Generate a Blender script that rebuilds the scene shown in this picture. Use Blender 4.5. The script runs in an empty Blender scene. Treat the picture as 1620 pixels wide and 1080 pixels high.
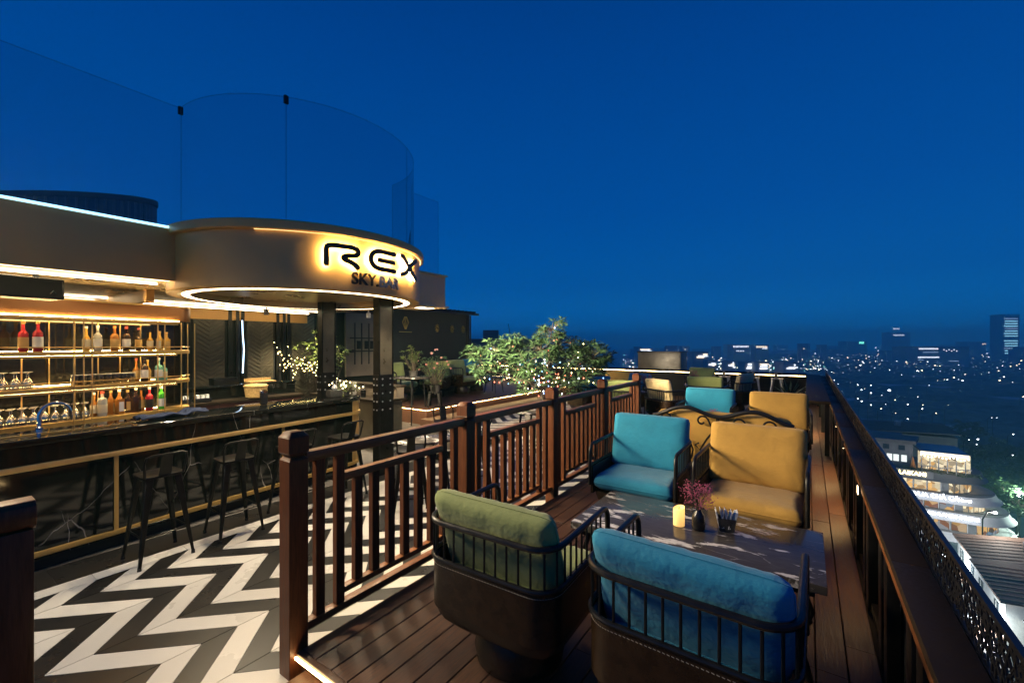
import bpy, bmesh, math, random
from mathutils import Vector, Matrix, noise
random.seed(7)
PI = math.pi
SC = bpy.context.scene
COL = SC.collection

# ------------------------------------------------------------------ camera
YAW = math.atan2(468, 680)
SN, CS = math.sin(YAW), math.cos(YAW)
EYE = 1.75                                   # camera height above the timber deck (z = 0)
cam_data = bpy.data.cameras.new('camera')
cam = bpy.data.objects.new('camera', cam_data); COL.objects.link(cam)
cam.location = (0, 0, EYE); cam.rotation_euler = (PI/2, 0, YAW)
cam_data.sensor_width = 36; cam_data.lens = 680/1620*36
cam_data.shift_y = 5/1620
cam_data.clip_start = 0.05; cam_data.clip_end = 12000
SC.camera = cam

# ------------------------------------------------------------------ dusk sky
world = bpy.data.worlds.new('World'); SC.world = world
world.use_nodes = True
wn, wl = world.node_tree.nodes, world.node_tree.links
wn.clear()
w_out = wn.new('ShaderNodeOutputWorld'); w_bg = wn.new('ShaderNodeBackground')
w_tc = wn.new('ShaderNodeTexCoord'); w_sep = wn.new('ShaderNodeSeparateXYZ'); w_ramp = wn.new('ShaderNodeValToRGB')
wl.new(w_tc.outputs['Generated'], w_sep.inputs[0]); wl.new(w_sep.outputs['Z'], w_ramp.inputs[0])
wl.new(w_ramp.outputs[0], w_bg.inputs[0]); wl.new(w_bg.outputs[0], w_out.inputs[0])
w_bg.inputs[1].default_value = 1.0
cr = w_ramp.color_ramp
cr.elements[0].position = 0.0; cr.elements[0].color = (0.000, 0.235, 0.680, 1)
cr.elements[1].position = 1.0; cr.elements[1].color = (0.000, 0.018, 0.110, 1)
for p, c in ((0.05, (0.0, 0.155, 0.510, 1)), (0.13, (0.0, 0.098, 0.380, 1)), (0.28, (0.0, 0.072, 0.325, 1)), (0.55, (0.0, 0.049, 0.250, 1)), (0.75, (0.0, 0.030, 0.170, 1))):
    e = cr.elements.new(p); e.color = c

SC.view_settings.view_transform = 'Standard'; SC.view_settings.look = 'None'
SC.view_settings.exposure = 0.1; SC.view_settings.gamma = 1; SC.view_settings.use_curve_mapping = False
SC.render.engine = 'CYCLES'
cy = SC.cycles
cy.use_denoising = True
cy.max_bounces = 7; cy.diffuse_bounces = 3; cy.glossy_bounces = 4; cy.transmission_bounces = 5
cy.transparent_max_bounces = 12; cy.volume_bounces = 2
cy.sample_clamp_indirect = 3.0; cy.sample_clamp_direct = 0
cy.caustics_reflective = False; cy.caustics_refractive = False
cy.use_light_tree = True
SC.render.film_transparent = False

# ------------------------------------------------------------------ helpers
def at(px, py, D):
    """photo pixel + drop below the eye -> world point (x, y, z)"""
    d = 680*D/(py-545); l = (px-810)/680*d
    return Vector((-SN*d+CS*l, CS*d+SN*l, EYE-D))
def depth_at(px, py, d):
    l = (px-810)/680*d
    return Vector((-SN*d+CS*l, CS*d+SN*l, EYE-(py-545)/680*d))

class MB:
    def __init__(s): s.v = []; s.f = []; s.m = None; s.mi = []; s.cur = 0
    def _add(s, vs, fs):
        o = len(s.v)
        s.v += [tuple(s.m @ Vector(p)) if s.m else tuple(p) for p in vs]
        s.f += [tuple(i+o for i in f) for f in fs]; s.mi += [s.cur]*len(fs)
        return s
    def box(s, x0, x1, y0, y1, z0, z1):
        return s._add([(x0,y0,z0),(x1,y0,z0),(x1,y1,z0),(x0,y1,z0),(x0,y0,z1),(x1,y0,z1),(x1,y1,z1),(x0,y1,z1)],
                      [(0,3,2,1),(4,5,6,7),(0,1,5,4),(1,2,6,5),(2,3,7,6),(3,0,4,7)])
    def cbox(s, c, d):
        return s.box(c[0]-d[0]/2, c[0]+d[0]/2, c[1]-d[1]/2, c[1]+d[1]/2, c[2]-d[2]/2, c[2]+d[2]/2)
    def poly(s, pts): return s._add(pts, [tuple(range(len(pts)))])
    def prism(s, pts, z0, z1):
        n = len(pts)
        return s._add([(p[0],p[1],z0) for p in pts]+[(p[0],p[1],z1) for p in pts],
                      [tuple(range(n-1,-1,-1)), tuple(range(n,2*n))]+[(i,(i+1)%n,n+(i+1)%n,n+i) for i in range(n)])
    def hexa(s, a, b):
        """two quads (4 points each) joined into a solid"""
        return s._add(list(a)+list(b), [(3,2,1,0),(4,5,6,7)]+[(i,(i+1)%4,4+(i+1)%4,4+i) for i in range(4)])
    def lathe(s, prof, n=16, c=(0,0,0), a0=0.0, a1=2*PI, rfun=None, cap=True):
        full = abs(a1-a0-2*PI) < 1e-6; k = n if full else n+1; vs = []; fs = []
        for r, z in prof:
            for i in range(k):
                a = a0+(a1-a0)*i/n; rr = r*(rfun(a) if rfun else 1)
                vs.append((c[0]+rr*math.cos(a), c[1]+rr*math.sin(a), c[2]+z))
        for j in range(len(prof)-1):
            for i in range(n):
                i2 = (i+1) % k
                fs.append((j*k+i, j*k+i2, (j+1)*k+i2, (j+1)*k+i))
        if full and cap:
            if prof[0][0] > 1e-5: fs.append(tuple(range(k-1,-1,-1)))
            if prof[-1][0] > 1e-5: fs.append(tuple(range((len(prof)-1)*k, len(prof)*k)))
        return s._add(vs, fs)
    def tube(s, path, r, n=8, closed=False):
        P = [Vector(p) for p in path]; m = len(P); vs = []; fs = []
        rr = r if isinstance(r, (list, tuple)) else [r]*m
        up = None
        for i in range(m):
            if closed: t = P[(i+1) % m]-P[i-1]
            else: t = P[min(i+1,m-1)]-P[max(i-1,0)]
            if t.length < 1e-9: t = Vector((0,0,1))
            t.normalize()
            if up is None:
                up = Vector((0,0,1)) if abs(t.z) < .9 else Vector((1,0,0))
            up = (up-t*up.dot(t))
            if up.length < 1e-6: up = t.orthogonal()
            up.normalize(); b = t.cross(up)
            for k in range(n):
                a = 2*PI*k/n
                vs.append(P[i]+(up*math.cos(a)+b*math.sin(a))*rr[i])
        for i in range(m if closed else m-1):
            j = (i+1) % m
            for k in range(n):
                k2 = (k+1) % n
                fs.append((i*n+k, i*n+k2, j*n+k2, j*n+k))
        if not closed:
            fs.append(tuple(range(n-1,-1,-1))); fs.append(tuple(range((m-1)*n, m*n)))
        return s._add(vs, fs)
    def ball(s, c, r, n=6, m=4, sz=1):
        return s.lathe([(max(1e-6,r*math.sin(PI*j/m)), -r*sz*math.cos(PI*j/m)) for j in range(m+1)], n, c)
    def mesh(s, name, mat, smooth=False, bevel=0, segs=2, ang=35):
        me = bpy.data.meshes.new(name)
        me.from_pydata([tuple(p) for p in s.v], [], s.f)
        mats = mat if isinstance(mat, (list, tuple)) else [mat]
        for m_ in mats: me.materials.append(m_)
        if len(mats) > 1: me.polygons.foreach_set('material_index', s.mi)
        bm = bmesh.new(); bm.from_mesh(me)
        bmesh.ops.recalc_face_normals(bm, faces=bm.faces)
        if bevel:
            es = [e for e in bm.edges if len(e.link_faces) == 2 and e.calc_face_angle(0) > math.radians(30)]
            bmesh.ops.bevel(bm, geom=es, offset=bevel, segments=segs, profile=.6, affect='EDGES', clamp_overlap=True)
        bm.to_mesh(me); bm.free()
        if smooth or bevel:
            me.polygons.foreach_set('use_smooth', [True]*len(me.polygons))
            me.set_sharp_from_angle(angle=math.radians(ang))
        me.update()
        return me
    def build(s, name, mat, parent=None, **k):
        return link(name, s.mesh(name, mat, **k), parent)

def link(name, data, parent=None, loc=None, rot=None, scale=None):
    o = bpy.data.objects.new(name, data); COL.objects.link(o)
    if parent: o.parent = parent
    if loc is not None: o.location = loc
    if rot is not None: o.rotation_euler = rot
    if scale is not None: o.scale = scale
    return o
def tag(o, label=None, cat=None, group=None, kind=None):
    for k, v in (('label', label), ('category', cat), ('group', group), ('kind', kind)):
        if v: o[k] = v
    return o
def thing(name, label, cat, loc=(0,0,0), rz=0, group=None):
    o = bpy.data.objects.new(name, None); COL.objects.link(o)
    o.empty_display_size = .1; o.location = loc; o.rotation_euler = (0,0,rz)
    return tag(o, label, cat, group)
def dup(root, label=None, loc=None, rz=None, mats=None, group=None):
    """copy a thing with its parts and sub-parts; mats swaps materials"""
    def cp(o, par):
        c = o.copy(); COL.objects.link(c); c.parent = par
        if mats and o.type == 'MESH':
            for i, sl in enumerate(o.data.materials):
                if sl in mats:
                    key = (o.data.name, tuple((a.name, b.name) for a, b in mats.items()))
                    if key not in MESHVAR:
                        me = o.data.copy()
                        for j, q in enumerate(me.materials):
                            if q in mats: me.materials[j] = mats[q]
                        MESHVAR[key] = me
                    c.data = MESHVAR[key]; break
        for ch in [x for x in KIDS.get(o.name, o.children)]: cp(ch, c)
        return c
    r = cp(root, None)
    if loc is not None: r.location = loc
    if rz is not None: r.rotation_euler = (0,0,rz)
    if label: r['label'] = label
    if group: r['group'] = group
    return r
MESHVAR = {}; KIDS = {}
def struct(o): o['kind'] = 'structure'; return o
def stuff(o): o['kind'] = 'stuff'; return o

# ------------------------------------------------------------------ materials
def mat(name, col, rough=.5, metal=0.0, var=0.0, scale=8.0, bump=0.0, bscale=None, coat=0, sheen=0, objvar=0.0, spec=.5, stretch=None, rvar=0):
    m = bpy.data.materials.new(name); m.use_nodes = True
    nt = m.node_tree; N, L = nt.nodes, nt.links
    b = N['Principled BSDF']
    b.inputs['Base Color'].default_value = (*col, 1); b.inputs['Roughness'].default_value = rough
    b.inputs['Metallic'].default_value = metal
    b.inputs['Coat Weight'].default_value = coat; b.inputs['Coat Roughness'].default_value = .15
    b.inputs['Sheen Weight'].default_value = sheen; b.inputs['Specular IOR Level'].default_value = spec
    tc = N.new('ShaderNodeTexCoord'); mp = N.new('ShaderNodeMapping'); L.new(tc.outputs['Object'], mp.inputs[0])
    if stretch: mp.inputs['Scale'].default_value = stretch
    oi = N.new('ShaderNodeObjectInfo')
    if objvar or stretch:
        ad = N.new('ShaderNodeVectorMath'); ad.operation = 'ADD'
        cb = N.new('ShaderNodeMath'); cb.operation = 'MULTIPLY'; cb.inputs[1].default_value = 37.0
        L.new(oi.outputs['Random'], cb.inputs[0]); L.new(tc.outputs['Object'], ad.inputs[0]); L.new(cb.outputs[0], ad.inputs[1])
        L.new(ad.outputs[0], mp.inputs[0])
    last = None
    if var or objvar:
        nz = N.new('ShaderNodeTexNoise'); nz.inputs['Scale'].default_value = scale; nz.inputs['Detail'].default_value = 6
        nz.inputs['Roughness'].default_value = .6
        L.new(mp.outputs[0], nz.inputs['Vector'])
        mr = N.new('ShaderNodeMapRange'); mr.inputs[1].default_value = .3; mr.inputs[2].default_value = .7
        mr.inputs[3].default_value = 1-var; mr.inputs[4].default_value = 1+var
        L.new(nz.outputs['Fac'], mr.inputs[0])
        val = mr.outputs[0]
        if objvar:
            m2 = N.new('ShaderNodeMapRange'); m2.inputs[3].default_value = 1-objvar; m2.inputs[4].default_value = 1+objvar
            L.new(oi.outputs['Random'], m2.inputs[0])
            mu = N.new('ShaderNodeMath'); mu.operation = 'MULTIPLY'; L.new(val, mu.inputs[0]); L.new(m2.outputs[0], mu.inputs[1]); val = mu.outputs[0]
        mx = N.new('ShaderNodeMix'); mx.data_type = 'RGBA'; mx.blend_type = 'MULTIPLY'; mx.inputs[0].default_value = 1
        mx.inputs[6].default_value = (*col, 1); L.new(val, mx.inputs[7]); L.new(mx.outputs[2], b.inputs['Base Color'])
        if rvar:
            m3 = N.new('ShaderNodeMapRange'); m3.inputs[1].default_value = .3; m3.inputs[2].default_value = .7
            m3.inputs[3].default_value = max(.03, rough-rvar); m3.inputs[4].default_value = rough+rvar
            L.new(nz.outputs['Fac'], m3.inputs[0]); L.new(m3.outputs[0], b.inputs['Roughness'])
    if bump:
        nb = N.new('ShaderNodeTexNoise'); nb.inputs['Scale'].default_value = bscale or scale*3; nb.inputs['Detail'].default_value = 4
        L.new(mp.outputs[0], nb.inputs['Vector'])
        bp = N.new('ShaderNodeBump'); bp.inputs['Strength'].default_value = bump; bp.inputs['Distance'].default_value = .01
        L.new(nb.outputs['Fac'], bp.inputs['Height']); L.new(bp.outputs[0], b.inputs['Normal'])
    return m
def emit(name, col, strength, sample=True):
    m = bpy.data.materials.new(name); m.use_nodes = True
    N, L = m.node_tree.nodes, m.node_tree.links; N.clear()
    o = N.new('ShaderNodeOutputMaterial'); e = N.new('ShaderNodeEmission')
    e.inputs[0].default_value = (*col, 1); e.inputs[1].default_value = strength
    L.new(e.outputs[0], o.inputs[0])
    if not sample: m.cycles.emission_sampling = 'NONE'
    return m
def glass(name, tint=(1,1,1), clear=.93, rough=.02):
    """thin sheet glass: mostly clear, mirrors at grazing angles"""
    m = bpy.data.materials.new(name); m.use_nodes = True
    N, L = m.node_tree.nodes, m.node_tree.links; N.clear()
    o = N.new('ShaderNodeOutputMaterial'); t = N.new('ShaderNodeBsdfTransparent'); g = N.new('ShaderNodeBsdfGlossy')
    mx = N.new('ShaderNodeMixShader'); fr = N.new('ShaderNodeFresnel'); fr.inputs[0].default_value = 1.45
    t.inputs[0].default_value = (tint[0]*clear, tint[1]*clear, tint[2]*clear, 1); g.inputs['Roughness'].default_value = rough
    L.new(fr.outputs[0], mx.inputs[0]); L.new(t.outputs[0], mx.inputs[1]); L.new(g.outputs[0], mx.inputs[2]); L.new(mx.outputs[0], o.inputs[0])
    return m
def liquid(name, col, rough=.05, trans=.6):
    m = mat(name, col, rough); b = m.node_tree.nodes['Principled BSDF']
    b.inputs['Transmission Weight'].default_value = trans; b.inputs['IOR'].default_value = 1.35
    return m
def vein_stone(name, base, vein, rough, vscale, width, patch=0.0, patchcol=(.4,.4,.38), stretch=(1,1,1), rot=(0,0,0), spec=.5, warp=.22):
    m = bpy.data.materials.new(name); m.use_nodes = True
    nt = m.node_tree; N, L = nt.nodes, nt.links; b = N['Principled BSDF']; b.inputs['Roughness'].default_value = rough
    tc = N.new('ShaderNodeTexCoord'); mp = N.new('ShaderNodeMapping'); L.new(tc.outputs['Object'], mp.inputs[0])
    mp.inputs['Scale'].default_value = stretch; mp.inputs['Rotation'].default_value = rot
    nz = N.new('ShaderNodeTexNoise'); nz.inputs['Scale'].default_value = 3; nz.inputs['Detail'].default_value = 6; L.new(mp.outputs[0], nz.inputs['Vector'])
    ad = N.new('ShaderNodeMix'); ad.data_type = 'VECTOR'; ad.inputs[0].default_value = warp
    L.new(mp.outputs[0], ad.inputs[4]); L.new(nz.outputs['Color'], ad.inputs[5])
    vo = N.new('ShaderNodeTexVoronoi'); vo.feature = 'DISTANCE_TO_EDGE'; vo.inputs['Scale'].default_value = vscale; L.new(ad.outputs[1], vo.inputs['Vector'])
    r = N.new('ShaderNodeMapRange'); r.inputs[1].default_value = 0; r.inputs[2].default_value = width; r.inputs[3].default_value = 1; r.inputs[4].default_value = 0
    L.new(vo.outputs['Distance'], r.inputs[0])
    n2 = N.new('ShaderNodeTexNoise'); n2.inputs['Scale'].default_value = 2.2; n2.inputs['Detail'].default_value = 3; L.new(mp.outputs[0], n2.inputs['Vector'])
    r2 = N.new('ShaderNodeMapRange'); r2.inputs[1].default_value = .50; r2.inputs[2].default_value = .62; L.new(n2.outputs['Fac'], r2.inputs[0])
    mu = N.new('ShaderNodeMath'); mu.operation = 'MULTIPLY'; L.new(r.outputs[0], mu.inputs[0]); L.new(r2.outputs[0], mu.inputs[1])
    n3 = N.new('ShaderNodeTexNoise'); n3.inputs['Scale'].default_value = 9; n3.inputs['Detail'].default_value = 8; n3.inputs['Roughness'].default_value = .7; L.new(mp.outputs[0], n3.inputs['Vector'])
    mb = N.new('ShaderNodeMix'); mb.data_type = 'RGBA'; L.new(n3.outputs['Fac'], mb.inputs[0])
    mb.inputs[6].default_value = (*[c*.45 for c in base], 1); mb.inputs[7].default_value = (*[c*1.7 for c in base], 1)
    mv = N.new('ShaderNodeMix'); mv.data_type = 'RGBA'; L.new(mu.outputs[0], mv.inputs[0]); L.new(mb.outputs[2], mv.inputs[6]); mv.inputs[7].default_value = (*vein, 1)
    outp = mv.outputs[2]
    if patch:
        n4 = N.new('ShaderNodeTexNoise'); n4.inputs['Scale'].default_value = 3.4; n4.inputs['Detail'].default_value = 7; n4.inputs['Roughness'].default_value = .62
        L.new(ad.outputs[1], n4.inputs['Vector'])
        r4 = N.new('ShaderNodeMapRange'); r4.inputs[1].default_value = patch; r4.inputs[2].default_value = patch+.05; L.new(n4.outputs['Fac'], r4.inputs[0])
        mp4 = N.new('ShaderNodeMix'); mp4.data_type = 'RGBA'; L.new(r4.outputs[0], mp4.inputs[0]); L.new(outp, mp4.inputs[6]); mp4.inputs[7].default_value = (*patchcol, 1)
        outp = mp4.outputs[2]
    L.new(outp, b.inputs['Base Color']); b.inputs['Specular IOR Level'].default_value = spec
    return m

M = {}
M['tile_w'] = mat('pale stone tile', (.60,.57,.51), .30, var=.05, scale=1.1, objvar=.06, rvar=.05)
M['tile_b'] = mat('charcoal stone tile', (.017,.016,.015), .30, var=.10, scale=1.1, objvar=.15, rvar=.05)
M['grout'] = mat('tile grout', (.11,.10,.09), .8, var=.2)
M['deck'] = mat('deck timber', (.080,.036,.019), .50, var=.48, scale=14, objvar=.26, bump=.25, bscale=26, stretch=(6,.5,6), rvar=.12)
M['deck_dark'] = mat('deck shadow gap', (.01,.007,.005), .9)
M['rail_wood'] = mat('varnished mahogany', (.175,.062,.018), .36, var=.38, scale=10, objvar=.2, bump=.12, bscale=24, stretch=(7,.8,7), coat=.08, rvar=.08)
M['post_wood'] = mat('dark mahogany post', (.095,.030,.010), .46, spec=.25, var=.35, scale=9, objvar=.18, bump=.12, bscale=20, stretch=(8,8,.8), coat=.08, rvar=.08)
M['black_metal'] = mat('black powder coated metal', (.014,.014,.014), .38, metal=.4, var=.2, scale=20, rvar=.08)
M['gun_metal'] = mat('dark gunmetal', (.020,.019,.018), .36, metal=.8, var=.25, scale=12, rvar=.1)
M['grey_metal'] = mat('brushed grey metal', (.30,.30,.31), .42, metal=.7, var=.2, scale=12, rvar=.1)
M['leather'] = mat('dark brown leather', (.028,.016,.008), .24, var=.3, scale=14, bump=.2, bscale=160)
M['thread'] = mat('pale stitching thread', (.35,.31,.24), .8)
M['blue'] = mat('turquoise canvas', (.006,.225,.37), .85, var=.10, scale=6, bump=.5, bscale=34, sheen=.2)
M['yellow'] = mat('mustard canvas', (.50,.29,.055), .85, var=.09, scale=6, bump=.5, bscale=34, sheen=.2)
M['green'] = mat('sage canvas', (.235,.285,.095), .88, var=.10, scale=6, bump=.5, bscale=34, sheen=.2)
M['cream'] = mat('cream canvas', (.58,.46,.24), .85, var=.08, scale=6, bump=.5, bscale=34, sheen=.2)
M['brass'] = mat('brushed brass', (.80,.54,.19), .34, metal=.8, var=.05, scale=5, rvar=.03)
M['brass_dull'] = mat('aged brass strip', (.68,.45,.14), .40, metal=.7, var=.06, scale=4, rvar=.04)
M['chrome'] = mat('chrome', (.75,.75,.76), .08, metal=1)
M['bar_stone'] = vein_stone('black marble with white veins', (.006,.007,.006), (.26,.25,.23), .07, 1.7, .0042, stretch=(1,1.25,.55), rot=(.35,.2,.2), warp=.09)
M['table_stone'] = vein_stone('grey marble with pale patches', (.060,.054,.048), (.24,.22,.20), .15, 3.0, .02, patch=.556, patchcol=(.68,.65,.60), stretch=(1.1,3.2,1), rot=(0,0,.62), spec=.3)
M['granite'] = mat('dark granite coping', (.022,.015,.009), .55, var=.3, scale=60, rvar=.1, spec=.12)
M['fascia'] = mat('champagne cladding', (.74,.41,.115), .48, metal=.05, var=.06, scale=1.5, rvar=.04)
M['fascia_pale'] = mat('beige cladding', (.70,.48,.24), .5, var=.08, scale=3)
M['soffit'] = mat('satin gold soffit', (.62,.48,.27), .30, metal=.55, var=.08, scale=2, rvar=.06)
M['black_panel'] = mat('black wall panel', (.075,.064,.042), .34, var=.3, scale=4, rvar=.08)
M['black_matte'] = mat('black plaster', (.007,.007,.008), .75, var=.2)
M['mirror_black'] = mat('black mirror glass', (.012,.011,.010), .07, var=.2)
M['plaster'] = mat('pale plaster', (.45,.40,.32), .7, var=.1, scale=4)
M['dim_plaster'] = mat('brown grey plaster', (.16,.13,.095), .7, var=.1, scale=4)
M['white'] = mat('white paint', (.74,.73,.70), .55, var=.06, scale=4)
M['paper'] = mat('white paper', (.75,.75,.74), .8, var=.05)
M['card'] = mat('kraft cardboard', (.36,.22,.09), .8, var=.15)
M['wicker'] = mat('black wicker', (.035,.033,.030), .5, var=.6, scale=90, bump=.6, bscale=130)
M['straw'] = mat('straw basket', (.50,.33,.12), .7, var=.35, scale=40, bump=.5, bscale=70)
M['red_wood'] = mat('red brown cabinet', (.075,.025,.018), .4, var=.25, scale=6)
M['ceramic_b'] = mat('black ceramic', (.012,.012,.013), .25)
M['ceramic_w'] = mat('white ceramic', (.70,.68,.62), .25)
M['pot'] = mat('grey plant pot', (.10,.095,.09), .6, var=.2)
M['navy_cloth'] = mat('navy bar towel', (.012,.022,.06), .9, bump=.4, bscale=90)
M['leaf'] = mat('dark green leaf', (.054,.108,.043), .42, var=.4, scale=5, objvar=.1)
M['leaf2'] = mat('yellow green leaf', (.11,.15,.030), .45, var=.4, scale=5)
M['leaf_red'] = mat('reddish leaf', (.20,.07,.03), .5, var=.3, scale=5)
M['bark'] = mat('grey bark', (.09,.070,.05), .8, var=.35, scale=20, bump=.4)
M['pink'] = mat('pink dried flowers', (.42,.10,.17), .8, var=.45, scale=40)
M['rose'] = mat('pale pink rose', (.62,.25,.22), .7, var=.2, scale=20)
M['stem'] = mat('dry stem', (.12,.10,.05), .8)
M['glass'] = glass('sheet glass', (.84,.95,1.0), .87)
M['tumbler'] = glass('drinking glass', (1,.99,.95), .80, .05)
_n = M['tumbler'].node_tree; _mx = [q for q in _n.nodes if q.type == 'MIX_SHADER'][0]
_df = _n.nodes.new('ShaderNodeBsdfGlossy'); _df.inputs['Roughness'].default_value = .18; _m2 = _n.nodes.new('ShaderNodeMixShader'); _m2.inputs[0].default_value = .42
_o = [q for q in _n.nodes if q.type == 'OUTPUT_MATERIAL'][0]
_n.links.new(_mx.outputs[0], _m2.inputs[1]); _n.links.new(_df.outputs[0], _m2.inputs[2]); _n.links.new(_m2.outputs[0], _o.inputs[0])
M['led_warm'] = emit('warm LED strip', (1,.72,.38), 9)
M['led_shelf'] = emit('shelf LED line', (1,.68,.27), 85)
M['led_lip'] = emit('canopy lip glow', (1,.70,.32), 2.4)
M['led_ring'] = emit('warm white LED ring', (1,.78,.48), 15)
M['led_amber'] = emit('amber LED strip', (1,.55,.16), 7)
M['led_deck'] = emit('amber deck LED', (1,.58,.18), 34)
M['led_cove'] = emit('cove LED', (1,.76,.42), 4.5)
M['led_plat'] = emit('platform edge LED', (1,.66,.28), 26)
M['led_cool'] = emit('cool white LED strip', (.30,.66,1), 2.6)
M['neon'] = emit('blue white neon', (.55,.75,1), 4)
M['sign_glow'] = emit('sign back light', (1,.74,.36), 85)
M['bulb_warm'] = emit('warm fairy bulb', (1,.78,.40), 14, False)
M['bulb_tree'] = emit('warm tree bulb', (1,.72,.24), 24)
M['bulb_white'] = emit('white fairy bulb', (.80,.88,1), 14, False)
M['bulb_red'] = emit('red fairy bulb', (1,.20,.12), 9, False)
M['bulb_blue'] = emit('blue fairy bulb', (.22,.45,1), 10, False)
M['down'] = emit('downlight lens', (1,.84,.58), 14)

# ================================================================== SETTING
FZ = -.15                                    # tiled floor level, deck is at 0
ROOFZ = -36.0                                # street level far below
# ---- building mass under the terrace
mb = MB(); mb.box(-16, .42, -4, 16.0, ROOFZ, FZ-.012)
struct(mb.build('terrace_base', M['black_matte']))

# ---- tiled floor, chevrons of pale and charcoal planks
floor = struct(MB().box(-14, -2.36, -4, 15.4, FZ-.0115, FZ-.006).build('tile_floor', M['grout']))
CW, SP, AMP = .4365, .209, .415
def clip(poly, axis, val, keep_gt):
    out = []
    for i in range(len(poly)):
        a, b = poly[i], poly[(i+1) % len(poly)]
        ia = (a[axis] > val) == keep_gt; ib = (b[axis] > val) == keep_gt
        if ia: out.append(a)
        if ia != ib:
            t = (val-a[axis])/(b[axis]-a[axis]); out.append((a[0]+(b[0]-a[0])*t, a[1]+(b[1]-a[1])*t))
    return out
def tile_poly(col, k):
    x0 = -4.05+col*CW; g = .0026
    down = col % 2 == 0                       # peak on the left edge of even columns
    ya, yb = (0, -AMP) if down else (-AMP, 0)
    y0 = 1.342+k*SP
    return [(x0+g, y0+ya+g), (x0+CW-g, y0+yb+g), (x0+CW-g, y0+yb+SP-g), (x0+g, y0+ya+SP-g)]
tile_cache = {}
far_t = {0: MB(), 1: MB()}
for col in range(-2, 4):
    for k in range(-12, 72):
        p = tile_poly(col, k); w = k % 2 == 0
        full = p[0][0] > -4.74
        p = clip(p, 0, -4.74, True)
        if len(p) < 3: continue
        p = clip(p, 0, -2.37, False)
        if len(p) < 3: continue
        full = full and p[1][0] < -2.38 and len(p) == 4
        if max(q[1] for q in p) < -.9: continue
        if min(q[1] for q in p) > 6.3:
            if min(q[1] for q in p) < 15: far_t[0 if w else 1].prism(p, FZ-.006, FZ)
            continue
        m_ = M['tile_w'] if w else M['tile_b']
        key = (col % 2, w)
        if full:
            o0 = p[0]
            if key not in tile_cache:
                tile_cache[key] = MB().prism([(q[0]-o0[0], q[1]-o0[1]) for q in p], -.006, 0).mesh('tile', m_)
            link('tile', tile_cache[key], floor, (o0[0], o0[1], FZ))
        else:
            link('tile', MB().prism(p, FZ-.006, FZ).mesh('tile', m_), floor)
# the same chevrons carry on past the bar end and far down the terrace
for col in range(-14, -2):
    for k in range(14, 72):
        p = clip(tile_poly(col, k), 0, -7.5 if k < 30 else -9.6, True)
        if len(p) < 3: continue
        p = clip(p, 0, -4.92, False)
        if len(p) < 3: continue
        p = clip(p, 1, 5.1, True)
        if len(p) < 3: continue
        p = clip(p, 1, 15.0, False)
        if len(p) < 3: continue
        far_t[0 if k % 2 == 0 else 1].prism(p, FZ-.006, FZ)
stuff(far_t[0].build('tile_field', M['tile_w'], floor)); stuff(far_t[1].build('tile_field', M['tile_b'], floor))
for i in range(16):                           # border along the bar: pale strip, then charcoal tiles
    y0 = -.9+i*.62
    link('border_tile', MB().box(-4.888, -4.743, y0+.002, y0+.618, FZ-.006, FZ).mesh('border_tile', M['tile_w']), floor)
    link('border_tile', MB().box(-5.30, -4.892, y0-.2+.002, y0-.2+.618, FZ-.006, FZ).mesh('border_tile', M['tile_b']), floor)

# ---- timber deck, board by board
deck = struct(MB().box(-2.40, .40, 1.36, 15.4, FZ-.01, -.026).build('deck', M['deck_dark']))
struct(deck)
bcache = {}
def board(x0, y0, y1, parent, w=.138, z=0):
    key = (round(y1-y0, 2), w)
    if key not in bcache:
        bcache[key] = MB().box(0, w, 0, key[0]-.004, -.024, 0).mesh('board', M['deck'], bevel=.003, segs=1)
    link('board', bcache[key], parent, (x0, y0, z))
BW = .1433
for r in range(-1, 19):
    x0 = -2.398+r*BW+.0
    if r < 0: continue
    cuts = [1.355]; y = 1.355+[1.2, 2.4, 1.8, .9][r*7 % 4]+.3*(r % 3)
    while y < 15.0: cuts.append(round(y, 2)); y += 2.4
    cuts.append(15.38)
    for a, b in zip(cuts, cuts[1:]): board(x0, a, b, deck)
# deck carries on to the left past the end of the railing
deck2 = struct(MB().box(-4.66, -2.403, 8.2, 15.4, FZ-.006, -.026).build('deck_extension', M['deck_dark']))
for r in range(15):
    x0 = -2.398-(r+1)*BW-.1+.1
    for a, b in ((8.2, 10.6), (10.6, 13.0), (13.0, 15.38)): board(x0, a, b, deck2)
# deck nosing, LED under it and the lower tread
st = thing('deck_step', 'timber step below the lit nosing at the end of the deck', 'step', (0,0,FZ))
MB().box(-2.398, .30, 1.318, 1.353, .118, .149).build('nosing', M['deck'], st, bevel=.004)
MB().box(-2.395, .30, 1.307, 1.317, .119, .131).build('led_strip', M['led_plat'], st)
MB().box(-2.398, .30, 1.350, 1.3595, .0, .117).build('riser', M['deck'], st)
MB().box(-2.33, .30, .96, 1.335, .045, .07).build('tread', M['deck'], st, bevel=.004)
MB().box(-2.33, .30, 1.00, 1.33, .0, .044).build('tread_base', M['deck_dark'], st)

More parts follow.
